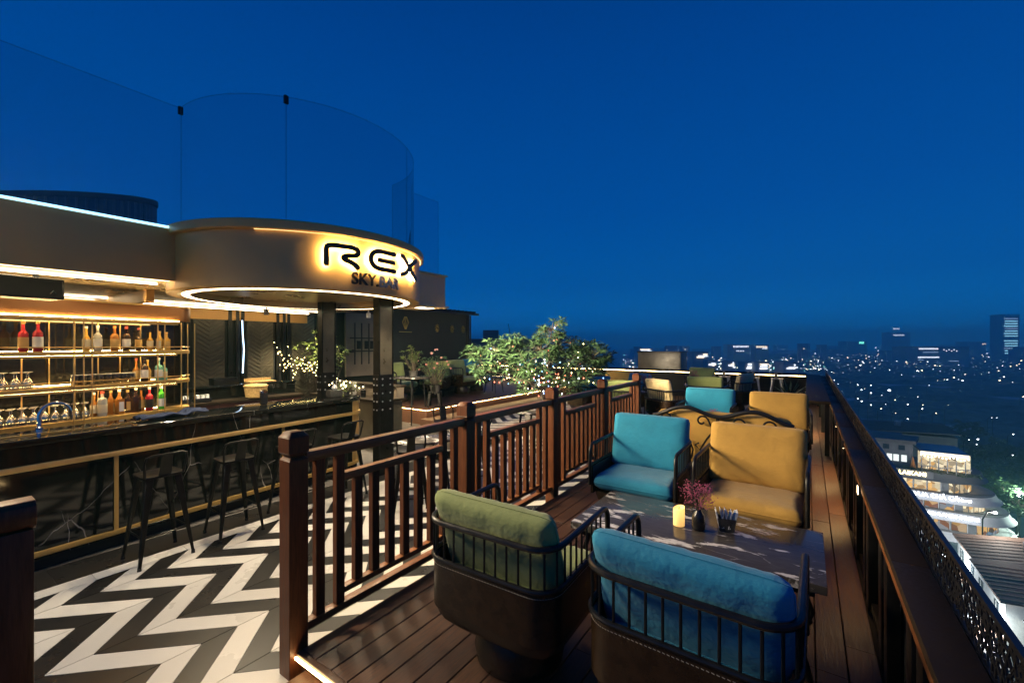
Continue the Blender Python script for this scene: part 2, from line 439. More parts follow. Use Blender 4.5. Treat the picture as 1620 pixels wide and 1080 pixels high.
# ================================================================== WOODEN RAILING
FX = -2.462
rail = thing('wooden_railing', 'mahogany railing with square posts and slats between tiled floor and deck', 'railing', (FX, 0, FZ))
PY = [1.34, 2.87, 4.40, 5.90, 7.42]
def post_mesh(h):
    m = MB(); w = .056
    m.box(-w, w, -w, w, 0, h-.16)
    a = w; b = w-.014
    m.hexa([(-a,-a,h-.16),(a,-a,h-.16),(a,a,h-.16),(-a,a,h-.16)], [(-b,-b,h-.145),(b,-b,h-.145),(b,b,h-.145),(-b,b,h-.145)])
    m.box(-b, b, -b, b, h-.145, h-.135)
    return m.mesh('post', M['post_wood'], bevel=.003, segs=1)
def cap_mesh(h):
    m = MB(); w = .060; t = .036
    m.hexa([(-.045,-.045,h-.137),(.045,-.045,h-.137),(.045,.045,h-.137),(-.045,.045,h-.137)], [(-w,-w,h-.12),(w,-w,h-.12),(w,w,h-.12),(-w,w,h-.12)])
    m.box(-w, w, -w, w, h-.12, h-.03)
    m.hexa([(-w,-w,h-.03),(w,-w,h-.03),(w,w,h-.03),(-w,w,h-.03)], [(-t,-t,h),(t,-t,h),(t,t,h),(-t,t,h)])
    return m.mesh('cap', M['post_wood'], bevel=.003, segs=1)
pm, cm = post_mesh(1.40), cap_mesh(1.40)
for y in PY:
    p = link('post', pm, rail, (0, y, 0)); link('cap', cm, p)
bal_c = {}
def baluster(y, z0, z1, w=.058, t=.045):
    key = (round(z1-z0, 3), w)
    if key not in bal_c: bal_c[key] = MB().box(-t/2, t/2, -w/2, w/2, 0, key[0]).mesh('baluster', M['post_wood'], bevel=.003, segs=1)
    link('baluster', bal_c[key], rail, (0, y, z0))
for a, b in zip(PY, PY[1:]):
    y0, y1 = a+.057, b-.057
    MB().box(-.036, .036, y0, y1, 1.205, 1.268).build('top_rail', M['rail_wood'], rail, bevel=.008, segs=2)
    MB().box(-.030, .030, y0, y1, .215, .262).build('bottom_rail', M['rail_wood'], rail, bevel=.005)
    n = 10; ys = [y0+(y1-y0)*(i+.72)/(n+.44) for i in range(n)]
    for i, y in enumerate(ys):
        if i in (0, 1, n-2, n-1): baluster(y, .262, 1.205)
        else: baluster(y, .357, 1.035)
    MB().box(-.030, .030, ys[1]+.026, ys[n-2]-.026, 1.036, 1.085).build('middle_rail', M['rail_wood'], rail, bevel=.005)
    MB().box(-.026, .026, ys[1]+.026, ys[n-2]-.026, .318, .356).build('lower_rail', M['rail_wood'], rail, bevel=.005)
# the post on the other side of the steps
gp = thing('gate_post', 'dark square timber post with rounded cap across the steps from the railing', 'post', (-2.36, .235, FZ))
MB().box(-.060, .060, -.066, .066, 0, 1.235).build('shaft', M['post_wood'], gp, bevel=.006)
m = MB(); prof = [(-.03,-.006),(.03,-.006),(.052,.012),(.058,.045),(.052,.082),(.034,.098),(-.034,.098),(-.052,.082),(-.058,.045),(-.052,.012)]
vs0 = [(x*1.12, -.072, 1.237+z) for x, z in prof]; vs1 = [(x*1.12, .072, 1.237+z) for x, z in prof]
n = len(prof); m._add(vs0+vs1, [tuple(range(n)), tuple(range(2*n-1, n-1, -1))]+[(i, (i+1) % n, n+(i+1) % n, n+i) for i in range(n)])
m.build('cap', M['post_wood'], gp, bevel=.003)

# ================================================================== PARAPET
par = thing('parapet', 'low terrace parapet with dark granite coping and perforated metal screen', 'parapet', (0, 0, 0))
for i in range(14):                          # coping slab by slab
    y0 = -1.2+i*1.22
    MB().box(.296, .420, y0+.0015, y0+1.2185, .782, .82).build('coping_slab', M['granite'], par, bevel=.003)
MB().box(.312, .326, -1.2, 15.8, .70, .781).build('fascia_board', M['rail_wood'], par)
MB().box(.395, .415, -1.2, 15.8, -.3, .781).build('back_panel', M['black_matte'], par)
MB().box(.345, .394, -1.2, 15.8, .0, .05).build('kerb', M['granite'], par)
ppost = MB().box(-.026, .026, -.055, .055, .0, .781).mesh('upright', M['gun_metal'], bevel=.004)
yy = .45
while yy < 15.5:
    link('upright', ppost, par, (.354, yy, 0)); link('upright', ppost, par, (.354, yy+.20, 0)); yy += .82
# perforated screen: jittered honeycomb sheet
def screen_panel(y0, y1, seed):
    rnd = random.Random(seed); mb = MB(); cs = .036; hz = .034
    nx = int((y1-y0)/cs); nz = 5; z0 = .815
    def jit(key):
        r = random.Random(hash(key) & 0xffffff); return (r.uniform(-.011,.011), r.uniform(-.011,.011))
    def corner(i, j, c):
        cx_ = y0+(i+.5*(j % 2)+.25)*cs; cz = z0+(j+.6)*hz
        px = [(0,.60),(.5,.30),(.5,-.30),(0,-.60),(-.5,-.30),(-.5,.30)][c]
        x, z = cx_+px[0]*cs, cz+px[1]*hz
        jx, jz = jit((round((x-y0)/.009), round((z-z0)/.0102), 3))
        return (x+jx, z+jz)
    for j in range(nz):
        for i in range(nx):
            P = [corner(i, j, c) for c in range(6)]
            mx = sum(p[0] for p in P)/6; mz = sum(p[1] for p in P)/6
            s_ = random.Random(i*131+j*17+seed).choice((.86,.80,.74,.60,.35))
            Q = [(mx+(p[0]-mx)*s_, mz+(p[1]-mz)*s_) for p in P]
            for c in range(6):
                d = (c+1) % 6
                mb.poly([(.432, P[c][0], P[c][1]), (.432, P[d][0], P[d][1]), (.432, Q[d][0], Q[d][1]), (.432, Q[c][0], Q[c][1])])
    o = mb.build('screen_panel', M['black_metal'], par)
    md = o.modifiers.new('thickness', 'SOLIDIFY'); md.thickness = .005; md.offset = 0
    return o
for i in range(9): screen_panel(-1.0+i*1.86, -1.0+(i+1)*1.86, i)
MB().box(.424, .441, -1.0, 15.74, .985, 1.003).build('screen_rail', M['black_metal'], par)
MB().box(.424, .441, -1.0, 15.74, .795, .818).build('screen_rail', M['black_metal'], par)

# drinks ledge along the parapet and the end wall
led = thing('bar_ledge', 'dark grey drinks ledge along the parapet corner with light beneath', 'ledge', (0, 0, 0))
MB().box(-.03, .291, 8.2, 15.30, .83, .875).build('ledge_top', M['granite'], led, bevel=.004)
MB().box(-.024, -.006, 8.3, 15.30, .79, .829).build('apron', M['gun_metal'], led)
for y in (8.4, 10.6, 12.8, 15.0): MB().box(.22, .28, y-.03, y+.03, 0, .829).build('leg', M['black_metal'], led)
MB().box(-.004, .006, 8.3, 15.2, .812, .826).build('led_strip', M['led_plat'], led)
MB().box(.333, .343, 5.0, 8.15, .765, .779).build('led_strip', M['led_deck'], par)
ew = thing('end_wall', 'low black end wall of the terrace with lit drinks ledge', 'wall', (0, 0, 0))
MB().box(-14.5, .40, 15.62, 15.84, FZ, .80).build('wall', M['black_matte'], ew)
MB().box(-14.5, -.034, 15.30, 15.95, .83, .875).build('ledge_top', M['granite'], ew, bevel=.004)
MB().box(-14.4, -.06, 15.304, 15.317, .812, .827).build('led_strip', M['led_plat'], ew)
MB().box(-14.4, -.06, 15.32, 15.334, .79, .829).build('apron', M['gun_metal'], ew)

# ---- raised lounge platform on the far left, its edge lit
plat = struct(MB().box(-14, -7.42, 7.22, 15.3, FZ-.004, .205).build('lounge_platform', M['deck']))
MB().box(-14, -7.36, 7.16, 15.3, .206, .24).build('platform_floor', M['deck'], plat)
MB().box(-7.415, -7.395, 7.22, 15.2, .192, .204).build('led_strip', M['led_plat'], plat)
MB().box(-14, -7.42, 7.195, 7.216, .192, .204).build('led_strip', M['led_plat'], plat)
MB().box(-7.40, -6.75, 7.0, 13.0, FZ+.001, .03).build('platform_step', M['deck'], plat, bevel=.004)

# ================================================================== BAR BUILDING
CX, CY_, CR = -5.55, 3.20, 1.48              # round canopy
ZB, ZT = 2.33, 3.01
pav = thing('bar_pavilion', 'flat roofed bar pavilion with champagne fascia and round canopy', 'building', (0, 0, FZ))
def P(mb, name, m_, parent=pav, **k):         # parts of the pavilion are built in world z, shifted to its base
    mb.v = [(x, y, z-FZ) for x, y, z in mb.v]
    return mb.build(name, m_, parent, **k)
# roof slabs / fascia
P(MB().box(-12, -5.55, -4, 1.95, 2.46, 2.93), 'roof_slab', M['fascia'])
P(MB().box(-12, -5.50, 4.3, 5.68, 2.46, 2.93), 'roof_slab', M['fascia_pale'])
P(MB().box(-12, -5.96, 1.952, 4.298, 2.46, 2.90), 'roof_slab', M['fascia'])
P(MB().box(-5.549, -5.50, -4, 1.80, 2.42, 2.965), 'fascia_panel', M['fascia'], bevel=.006)
P(MB().box(-5.499, -5.40, 4.25, 5.72, 2.44, 2.965), 'fascia_panel', M['fascia_pale'], bevel=.006)
P(MB().box(-6.2, -5.36, 4.25, 5.78, 2.405, 2.438), 'fascia_ledge', M['fascia_pale'], bevel=.004)
P(MB().box(-6.2, -5.36, 4.25, 5.75, 2.967, 2.995), 'fascia_ledge', M['fascia_pale'], bevel=.004)
P(MB().box(-5.53, -5.495, -4, 1.80, 2.968, 2.988), 'led_strip', M['led_cool'])
P(MB().box(-5.60, -5.572, 4.6, 5.6, 2.997, 3.015), 'led_strip', M['led_cool'])
# canopy drum: outer skin, projecting lip, soffit with LED ring
d = MB(); prof = [(CR-.10, ZB), (CR-.012, ZB), (CR, ZB+.012), (CR, ZT-.10), (CR+.046, ZT-.098), (CR+.054, ZT-.088), (CR+.054, ZT-.012), (CR+.046, ZT), (CR-.12, ZT)]
P(d.lathe(prof, 128, (CX, CY_, 0), cap=False), 'canopy_drum', M['fascia'], smooth=True, ang=30)
P(MB().lathe([(0.001, ZT-.012), (CR-.10, ZT-.012)], 64, (CX, CY_, 0), cap=False), 'canopy_roof', M['fascia'])
P(MB().lathe([(1.345, ZB+.004), (CR-.08, ZB+.004)], 96, (CX, CY_, 0), cap=False), 'soffit_rim', M['soffit'])
P(MB().lathe([(1.262, ZB+.004), (1.262, ZB+.05), (1.34, ZB+.05), (1.345, ZB+.004)], 128, (CX, CY_, 0), cap=False), 'led_channel', M['soffit'])
P(MB().lathe([(1.268, ZB+.003), (1.339, ZB+.003)], 128, (CX, CY_, 0), cap=False), 'led_ring', M['led_ring'])
P(MB().lathe([(1.258, ZB-.002), (1.258, ZB+.09), (.001, ZB+.09)], 96, (CX, CY_, 0), cap=False), 'soffit_disc', M['soffit'], smooth=True, ang=30)
# glow strip tucked under the canopy lip on the sign side
d = MB(); d.lathe([(CR+.006, ZT-.103), (CR+.020, ZT-.103)], 60, (CX, CY_, 0), -.85, .95)
P(d, 'lip_light', M['led_lip'])
# ceiling and its light lines
P(MB().box(-11.9, -5.56, -4, 5.6, 2.452, 2.459), 'ceiling', M['soffit'])
for x, y0, y1 in ((-6.15, -3, 1.75), (-8.6, -3, 5.4), (-9.3, -3, 5.4)):
    P(MB().box(x-.012, x+.012, y0, y1, 2.436, 2.449), 'ceiling_light', M['led_ring'])
P(MB().box(-5.70, -5.57, -3.8, 1.78, 2.432, 2.45), 'cove_light', M['led_cove'])
# bulkhead beams
P(MB().box(-9.5, -6.9, 1.86, 1.94, 2.30, 2.455), 'beam', M['fascia'])
P(MB().box(-9.8, -9.7, -4, 5.6, 2.25, 2.45), 'beam', M['fascia'])
# riveted columns
def column(x, y, w=.13):
    c = thing('steel_column', '', 'column', (x, y, FZ))
    h = ZB+.1-FZ-.002
    m = MB(); m.box(-w*.55, w*.55, -w, -w+.018, 0, h); m.box(-w*.55, w*.55, w-.018, w, 0, h); m.box(-.012, .012, -w+.018, w-.018, 0, h); m.build('shaft', M['gun_metal'], c, bevel=.002, segs=1)
    MB().box(.014, .055, -w+.02, w-.02, 0, h).build('web_plate', M['black_panel'], c)
    MB().box(.0565, .066, -w+.01, w-.01, 0, 1.46).build('splice_plate', M['gun_metal'], c, bevel=.002, segs=1)
    MB().box(-w*.55+.004, w*.55-.004, -w-.009, -w-.001, 0, 1.46).build('splice_plate', M['gun_metal'], c, bevel=.002, segs=1)
    rv = MB().lathe([(.014, 0), (.012, .006), (.006, .010), (.001, .011)], 8).mesh('rivet', M['grey_metal'], smooth=True)
    for zz in (.95, 1.07, 1.19, 1.31, 1.40):
        for q in (-.07, .07): link('rivet', rv, c, (.066, q, zz), (0, PI/2, 0))
        for q in (-.04, .03): link('rivet', rv, c, (q, -w-.009, zz), (PI/2, 0, 0))
    return c
tag(column(-5.17, 4.16), 'black riveted steel column in front of the brass bar end')
tag(column(-6.33, 3.98, .12), 'black riveted steel column standing inside the bar behind the counter')

# ---------------------------------------------------------------- illuminated sign
def cyl(a, z, r): return (CX+r*math.cos(a), CY_+r*math.sin(a), z)
def ray_cyl(px, py, r=CR):
    l = (px-810)/680; dx, dy = -SN+CS*l, CS+SN*l
    A = dx*dx+dy*dy; B = -2*(dx*CX+dy*CY_); C = CX*CX+CY_*CY_-r*r
    t = (-B-math.sqrt(max(0, B*B-4*A*C)))/(2*A)
    return math.atan2(dy*t-CY_, dx*t-CX), EYE+(545-py)/680*t
sign = thing('illuminated_sign', 'halo lit REX SKY.BAR letters standing off the round canopy', 'sign', cyl(-.2, 2.45, CR))
def smoothpath(pts, n=6):
    out = []
    for i in range(len(pts)-1):
        p0 = pts[max(i-1, 0)]; p1 = pts[i]; p2 = pts[i+1]; p3 = pts[min(i+2, len(pts)-1)]
        for k in range(n):
            t = k/n
            out.append(tuple(.5*((2*p1[j])+(-p0[j]+p2[j])*t+(2*p0[j]-5*p1[j]+4*p2[j]-p3[j])*t*t+(-p0[j]+3*p1[j]-3*p2[j]+p3[j])*t**3) for j in range(2)))
    return out+[pts[-1]]
def stroke(mb, pts, w, r0, r1, a0, z0, sw, sh):
    """flat ribbon letter stroke wrapped round the drum; pts in unit box, s runs along the drum"""
    P2 = [(p[0]*sw, p[1]*sh) for p in pts]; L, R = [], []
    for i in range(len(P2)):
        t = Vector((P2[min(i+1, len(P2)-1)][0]-P2[max(i-1, 0)][0], P2[min(i+1, len(P2)-1)][1]-P2[max(i-1, 0)][1])).normalized()
        n_ = Vector((-t.y, t.x))*w/2
        L.append((P2[i][0]+n_.x, P2[i][1]+n_.y)); R.append((P2[i][0]-n_.x, P2[i][1]-n_.y))
    t0 = Vector((P2[0][0]-P2[1][0], P2[0][1]-P2[1][1])).normalized()*w*.3; t1 = Vector((P2[-1][0]-P2[-2][0], P2[-1][1]-P2[-2][1])).normalized()*w*.3
    L = [((L[0][0]*.75+R[0][0]*.25)+t0.x, (L[0][1]*.75+R[0][1]*.25)+t0.y)]+L+[((L[-1][0]*.75+R[-1][0]*.25)+t1.x, (L[-1][1]*.75+R[-1][1]*.25)+t1.y)]
    R = [((R[0][0]*.75+P2[0][0]*.25)+t0.x, (R[0][1]*.75+P2[0][1]*.25)+t0.y)]+R+[((R[-1][0]*.75+P2[-1][0]*.25)+t1.x, (R[-1][1]*.75+P2[-1][1]*.25)+t1.y)]
    vs = []; fs = []
    for a, b in zip(L, R):
        for r in (r0, r1):
            for q in (a, b): vs.append(Vector(cyl(a0+q[0]/CR, z0+q[1], r))-sign.location)
    for i in range(len(L)-1):
        o = i*4; p = o+4
        fs += [(o+2, o+3, p+3, p+2), (o, p, p+1, o+1), (o, o+2, p+2, p), (o+1, p+1, p+3, o+3)]
    fs += [(0, 1, 3, 2), (len(L)*4-4, len(L)*4-2, len(L)*4-1, len(L)*4-3)]
    mb._add(vs, fs)
LET = {'R': [smoothpath([(0,0),(0,.45),(0,.80),(.05,.94),(.20,1),(.50,1),(.78,1),(.95,.92),(1,.77),(.94,.63),(.78,.57),(.62,.54),(.52,.44),(.58,.32),(.74,.24),(.90,.10),(1.0,-.04)])],
       'E': [smoothpath([(1,1),(.70,1),(.35,1),(.12,.90),(0,.65),(0,.35),(.12,.10),(.35,0),(.70,0),(1,0)]), [(.28,.5),(.6,.5),(.95,.5)]],
       'X': [smoothpath([(0,1),(.12,.95),(.40,.58),(.70,.20),(1,-.06)]), smoothpath([(1,1.02),(.80,.86),(.52,.56),(.26,.14),(0,-.02)])]}
m_letter = mat('bronze sign letter', (.055,.032,.014), .4, metal=.5)
# letter left / right ends and baseline read off the drum
for ch, xl, xr, yb_l, yt_l in (('R', 515, 563, 419, 388), ('E', 583, 619, 424, 396), ('X', 629, 651.5, 434, 405)):
    a0, zb = ray_cyl(xl, yb_l); a1, _ = ray_cyl(xr, yb_l); _, zt = ray_cyl(xl, yt_l)
    sw = (a1-a0)*CR; sh = zt-zb
    mf, mg = MB(), MB()
    for pts in LET[ch]:
        stroke(mf, pts, .052, CR+.045, CR+.065, a0, zb, sw, sh)
        stroke(mg, pts, .040, CR+.034, CR+.043, a0, zb, sw, sh)
    lo = mf.build('letter', m_letter, sign, bevel=0); mg.build('back_light', M['sign_glow'], lo)
def text_mesh(body, size, extrude=.004):
    cu = bpy.data.curves.new('txt', 'FONT'); cu.body = body; cu.size = size; cu.extrude = extrude; cu.offset = .012*size
    ob = bpy.data.objects.new('txt', cu); COL.objects.link(ob)
    bpy.context.view_layer.update()
    me = bpy.data.meshes.new_from_object(ob.evaluated_get(bpy.context.evaluated_depsgraph_get()))
    bpy.data.objects.remove(ob); bpy.data.curves.remove(cu)
    return me
aL, zL = ray_cyl(555, 445); aR, _ = ray_cyl(629, 445)
s_total = (aR-aL)*CR
me_all = text_mesh('SKY.BAR', 1.0); wid = max(v.co.x for v in me_all.vertices); bpy.data.meshes.remove(me_all)
x_off = 0
for i, ch in enumerate('SKY.BAR'):
    pre = text_mesh('SKY.BAR'[:i+1], 1.0); x1 = max(v.co.x for v in pre.vertices); bpy.data.meshes.remove(pre)
    sgl = text_mesh(ch, 1.0); gx1 = max(v.co.x for v in sgl.vertices)
    me = sgl
    for v in me.vertices:
        s_ = (v.co.x+x1-gx1)/wid*s_total; z_ = v.co.y*.185; dd = v.co.z
        v.co = Vector(cyl(aL+s_/CR, zL+z_-.025, CR+.016+dd*2.5))-sign.location
    me.materials.clear(); me.materials.append(m_letter if i < 4 else M['grey_metal'])
    link('letter', me, sign)

# ---------------------------------------------------------------- glass balustrade on the roof
def glass_pane(name, pts, z0, z1, label, group=None):
    g = thing(name, label, 'glass panel', (pts[0][0], pts[0][1], z0), 0, group)
    o = Vector((pts[0][0], pts[0][1], 0)); mb = MB(); n = len(pts)
    mb._add([(p[0]-o.x, p[1]-o.y, 0) for p in pts]+[(p[0]-o.x, p[1]-o.y, z1-z0) for p in pts], [(i, i+1, n+i+1, n+i) for i in range(n-1)])
    mb.build('pane', M['glass'], g, smooth=True)
    rail_ = MB().tube([(p[0]-o.x, p[1]-o.y, z1-z0) for p in pts], .0025, 6); rail_.build('edge', GEDGE, g)
    sh = MB().tube([(p[0]-o.x, p[1]-o.y, .012) for p in pts], .012, 6); sh.build('shoe', M['gun_metal'], g)
    for e_ in (pts[0], pts[-1]):
        MB().tube([(e_[0]-o.x, e_[1]-o.y, .0), (e_[0]-o.x, e_[1]-o.y, z1-z0)], .0025, 6).build('edge', GEDGE, g)
    return g
GEDGE = mat('glass edge', (.05,.16,.22), .15)
ZG = EYE+2.56
GR = 1.40
glass_pane('glass_balustrade', [(-5.60, -4.0), (-5.60, 1.805)], 2.97, ZG, 'long flat glass panel above the straight roof fascia')
aa = [math.radians(v) for v in (-91.5, -38, 27, 88)]
for i, lab in enumerate(('curved glass panel on the canopy beside the flat glass', 'curved glass panel rising above the lit sign letters', 'curved glass panel at the back of the round canopy')):
    n = 16
    glass_pane('curved_glass', [(CX+GR*math.cos(aa[i]+(aa[i+1]-aa[i])*k/n), CY_+GR*math.sin(aa[i]+(aa[i+1]-aa[i])*k/n)) for k in range(n+1)], ZT, ZG, lab)
glass_pane('glass_balustrade', [(-5.48, 4.62), (-5.48, 5.62)], 2.998, ZG, 'short flat glass panel above the pale end fascia')
for i, (x, y, lab) in enumerate(((CX+GR*math.cos(aa[1]), CY_+GR*math.sin(aa[1]), 'black clamp where two curved glass panels meet'), (-5.60, 1.80, 'black clamp at the corner of flat and curved glass'))):
    c_ = thing('glass_clamp', lab, 'clamp', (x, y, ZG-.09))
    MB().box(-.014, .014, -.022, .022, .02, .103).build('body', M['black_metal'], c_, bevel=.004)
    MB().lathe([(.012, 0), (.012, .008)], 8).build('screw', M['chrome'], c_).location = (.0, 0, .104)

# rooftop parasol seen through the glass
rp = thing('roof_parasol', 'pale parasol standing on the pavilion roof behind the glass', 'parasol', (-8.6, 6.1-1.0, 2.93))
MB().tube([(0,0,0), (0,0,1.02)], .02, 8).build('pole', M['grey_metal'], rp)
MB().lathe([(.55, .80), (.30, .95), (.02, 1.04)], 8).build('canopy', M['plaster'], rp)
MB().lathe([(.2, 0), (.2, .04), (.04, .06)], 12).build('base', M['gun_metal'], rp)

# ---------------------------------------------------------------- black panelled wall behind the bar
wall = thing('panelled_wall', 'black wall with chevron ribbed panels behind the bar and lounge', 'wall', (-9.75, 0, FZ))
WH = 2.96
MB().box(-.2, 0, -4, 11.55, 0, WH).build('wall_body', M['black_matte'], wall)
chev = MB()
for j in range(26):
    z0 = .62+j*.085
    for sgn in (1, -1):
        a = (0, z0); b = (sgn*.26, z0+.17)
        chev.hexa([(0, a[0], a[1]), (.018, a[0], a[1]), (.018, b[0], b[1]), (0, b[0], b[1])], [(0, a[0], a[1]+.05), (.018, a[0], a[1]+.05), (.018, b[0], b[1]+.05), (0, b[0], b[1]+.05)])
chm = chev.mesh('chevron_ribs', M['black_panel'])
edge_m = MB().box(.0, .05, -.035, .035, 0, WH-.1).mesh('pilaster', M['gun_metal'], bevel=.004)
pan_m = MB().box(.0, .022, -.27, .27, .5, WH-.12).mesh('panel', M['black_panel'])
ypos = -1.2
while ypos < 6.2:
    link('panel', pan_m, wall, (.003, ypos, 0)); link('chevron_ribs', chm, wall, (.026, ypos, 0))
    for q in (-.36, -.46, .36): link('pilaster', edge_m, wall, (.002, ypos+q, 0))
    ypos += .96
MB().box(.0, .04, 6.3, 11.5, 0, WH-.25).build('plain_panel', M['black_matte'], wall)
for y in (11.35, 11.45, 11.53): MB().tube([(.06, y, 0), (.06, y, WH-.05)], .022, 8).build('pipe', M['gun_metal'], wall)
for i in range(26): MB().box(-.1, .45, 6.3+i*.2, 6.34+i*.2, WH, WH+.06).build('roof_slat', M['gun_metal'], wall)
MB().box(.40, .46, 6.2, 11.5, WH-.07, WH-.001).build('roof_beam', M['black_metal'], wall)
# gold emblems on the plain panel
em = mat('gold emblem', (.55,.36,.10), .35, metal=.9)
m = MB()
for k in range(5):
    a = (k-2)*.42
    m.tube([(.05, 8.6+.03*math.sin(a), 2.35), (.05, 8.6+.16*math.sin(a), 2.48+.12*math.cos(a)), (.05, 8.6+.05*math.sin(a), 2.72)], .008, 6)
m.box(.042, .05, 8.36, 8.84, 2.26, 2.285)
m.build('emblem', em, wall)
for yc in (9.9, 10.6, 11.15):
    m = MB()
    for k in range(12):
        a = 2*PI*k/12; m.tube([(.05, yc+.03*math.cos(a), 2.42+.03*math.sin(a)), (.05, yc+.10*math.cos(a), 2.42+.13*math.sin(a))], .006, 5)
    m.build('emblem', em, wall)
# neon line
nl = thing('neon_tube', 'blue white neon tube hanging in front of the chevron panels', 'light', (-9.66, 4.18, 1.16))
MB().tube([(0,0,0), (0.004,.01,.25), (-.004,.025,.5), (0,0,.8), (0,-.01,1.1)], .012, 8).build('tube', M['neon'], nl)
MB().box(-.03, .02, -.02, .02, 1.09, 1.16).build('end_cap', M['black_metal'], nl)
# rack with hung frames seen between the columns
rk = thing('wall_rack', 'pale wall panel with black hanging rack between the two columns', 'rack', (-9.4, 6.95, FZ))
MB().box(-.10, -.04, -.5, .55, 1.1, 2.7).build('panel', M['dim_plaster'], rk)
m = MB()
for z in (1.72, 2.05): m.box(.0, .03, -.42, .42, z, z+.03)
for y in (-.28, -.08, .14, .3): m.box(.0, .02, y-.012, y+.012, 1.4, 2.45)
m.build('frame', M['black_metal'], rk)
for y in (-.18, .05, .22): MB().box(.022, .04, y-.06, y+.06, 1.79, 2.0).build('plate', M['gun_metal'], rk, bevel=.01)
MB().box(-.039, .06, -.42, -.34, 1.70, 1.78).build('bracket', M['black_metal'], rk)
MB().box(-.039, .0, .34, .42, 2.0, 2.08).build('bracket', M['black_metal'], rk)

# ================================================================== BAR COUNTER
BA = math.radians(4.4)
bar = thing('bar_counter', 'black veined marble bar counter with brass rails and fluted brass end', 'bar counter', (-5.27, .50, FZ), BA)
LY0, LY1 = -4.5, 3.42
MB().box(-.50, -.03, LY0, LY1, .10, 1.06).build('front_panel', M['bar_stone'], bar)
MB().box(-.48, -.07, LY0, LY1, 0, .099).build('plinth', M['black_matte'], bar)
MB().box(-.56, .0, LY0, LY1, 1.062, 1.12).build('counter_top', M['bar_stone'], bar, bevel=.012, segs=3)
MB().box(-.029, .012, LY0, LY1, .86, .905).build('brass_rail', M['brass'], bar, bevel=.008)
MB().box(-.029, .0, LY0, LY1, .125, .17).build('kick_strip', M['brass_dull'], bar, bevel=.004)
for y in (-.9, .72, 2.35): MB().box(-.029, -.012, y-.016, y+.016, .171, .859).build('stile', M['brass_dull'], bar)
# fluted brass end, half round
ER = .265
flute = MB().lathe([(ER, .125), (ER, 1.06)], 96, (-.297, LY1, 0), 0, PI, rfun=lambda a: 1-.035*abs(math.sin(a*11)))
flute.build('fluted_end', M['brass'], bar, smooth=True, ang=50)
MB().lathe([(ER-.03, 0), (ER-.03, .124)], 32, (-.297, LY1, 0), 0, PI).build('end_plinth', M['black_matte'], bar)
pts = [(-.297+(ER+.02)*math.cos(PI*k/24), LY1+(ER+.02)*math.sin(PI*k/24)) for k in range(25)]
MB().prism(pts, 1.062, 1.12).build('end_top', M['bar_stone'], bar, bevel=.008)
m = MB()
for za, zb, rr in ((.86, .905, ER+.018), (.125, .17, ER+.012), (1.02, 1.061, ER+.010)):
    m.lathe([(ER-.01, za), (rr, za), (rr, zb), (ER-.01, zb)], 40, (-.297, LY1, 0), 0, PI)
m.build('end_band', M['brass'], bar, smooth=True, ang=30)
def bar_pt(lx, ly, z=1.12): return Vector((-5.27+lx*math.cos(BA)-ly*math.sin(BA), .5+lx*math.sin(BA)+ly*math.cos(BA), FZ+z))

# faucet, bar towel, tumbler caddy on the counter
fa = thing('faucet', 'chrome gooseneck faucet rising behind the marble counter', 'faucet', bar_pt(-.52, .33), BA)
MB().tube([(0,0,0), (0,0,.13)]+[(0, .105-.105*math.cos(a), .13+.105*math.sin(a)) for a in [PI*k/12 for k in range(1, 12)]]+[(0,.21,.12)], .014, 10).build('spout', M['chrome'], fa, smooth=True)
MB().lathe([(.026,0),(.026,.02),(.016,.03)], 12).build('base', M['chrome'], fa, smooth=True)
tw = thing('bar_towel', 'dark navy cloth folded on the marble counter edge', 'towel', bar_pt(-.30, 1.28, 1.121), BA+.1)
m = MB(); G = 14
vs = [((i/G-.5)*.20, (j/G-.5)*.62, .018+.014*math.sin(i*.9+j*.4)+.010*math.sin(j*1.3)+(0.02 if j > 9 else 0)) for i in range(G+1) for j in range(G+1)]
m._add(vs, [(i*(G+1)+j, (i+1)*(G+1)+j, (i+1)*(G+1)+j+1, i*(G+1)+j+1) for i in range(G) for j in range(G)])
o = m.build('cloth', M['navy_cloth'], tw, smooth=True, ang=180); md = o.modifiers.new('thickness', 'SOLIDIFY'); md.thickness = .017; md.offset = -1
MB().box(-.07, .07, .12, .29, .036, .056).build('fold', M['navy_cloth'], tw, bevel=.009)

# ---------------------------------------------------------------- back bar shelving
SA = math.radians(9)
shf = thing('back_bar_shelves', 'brass framed backlit bar shelving with black mirror back', 'shelving', (-6.86, .65, FZ), SA)
SY0, SY1 = -2.6, 1.62
SHZ = [1.03, 1.42, 1.82]
SD = .34
def shelf_poly():
    pts = [(-SD, SY0), (0, SY0), (0, SY1-.02)]
    pts += [(-SD+SD*math.cos(a), SY1-.02+.30*math.sin(a)) for a in [PI/2*k/8 for k in range(1, 9)]]
    return pts
for i, z in enumerate(SHZ):
    sh = MB().prism(shelf_poly(), z-.045, z).build('shelf', M['brass_dull'], shf, bevel=.003, segs=1)
    MB().box(-SD+.008, -SD+.016, SY0, SY1, z+.001, z+.004).build('led_strip', M['led_shelf'], sh)
    MB().box(-.045, -.035, SY0, SY1, z-.052, z-.046).build('led_strip', M['led_shelf'], sh)
    MB().box(-.012, -.001, SY0, SY1, z-.072, z-.046).build('front_lip', M['brass_dull'], sh)
    if i:
        ring = [(p[0]*1.0+.0, p[1], z+.05) for p in shelf_poly()[1:]]
        MB().tube(ring, .005, 6).build('gallery_rail', M['brass'], sh)
MB().box(-SD-.06, -SD-.02, SY0, SY1+.25, .6, 2.25).build('mirror_back', M['mirror_black'], shf)
MB().box(-SD, -.03, SY0, SY1+.22, .55, .96).build('cabinet', M['black_panel'], shf)
m = MB(); hp = [(x*1.08+.03, y) for x, y in shelf_poly()]
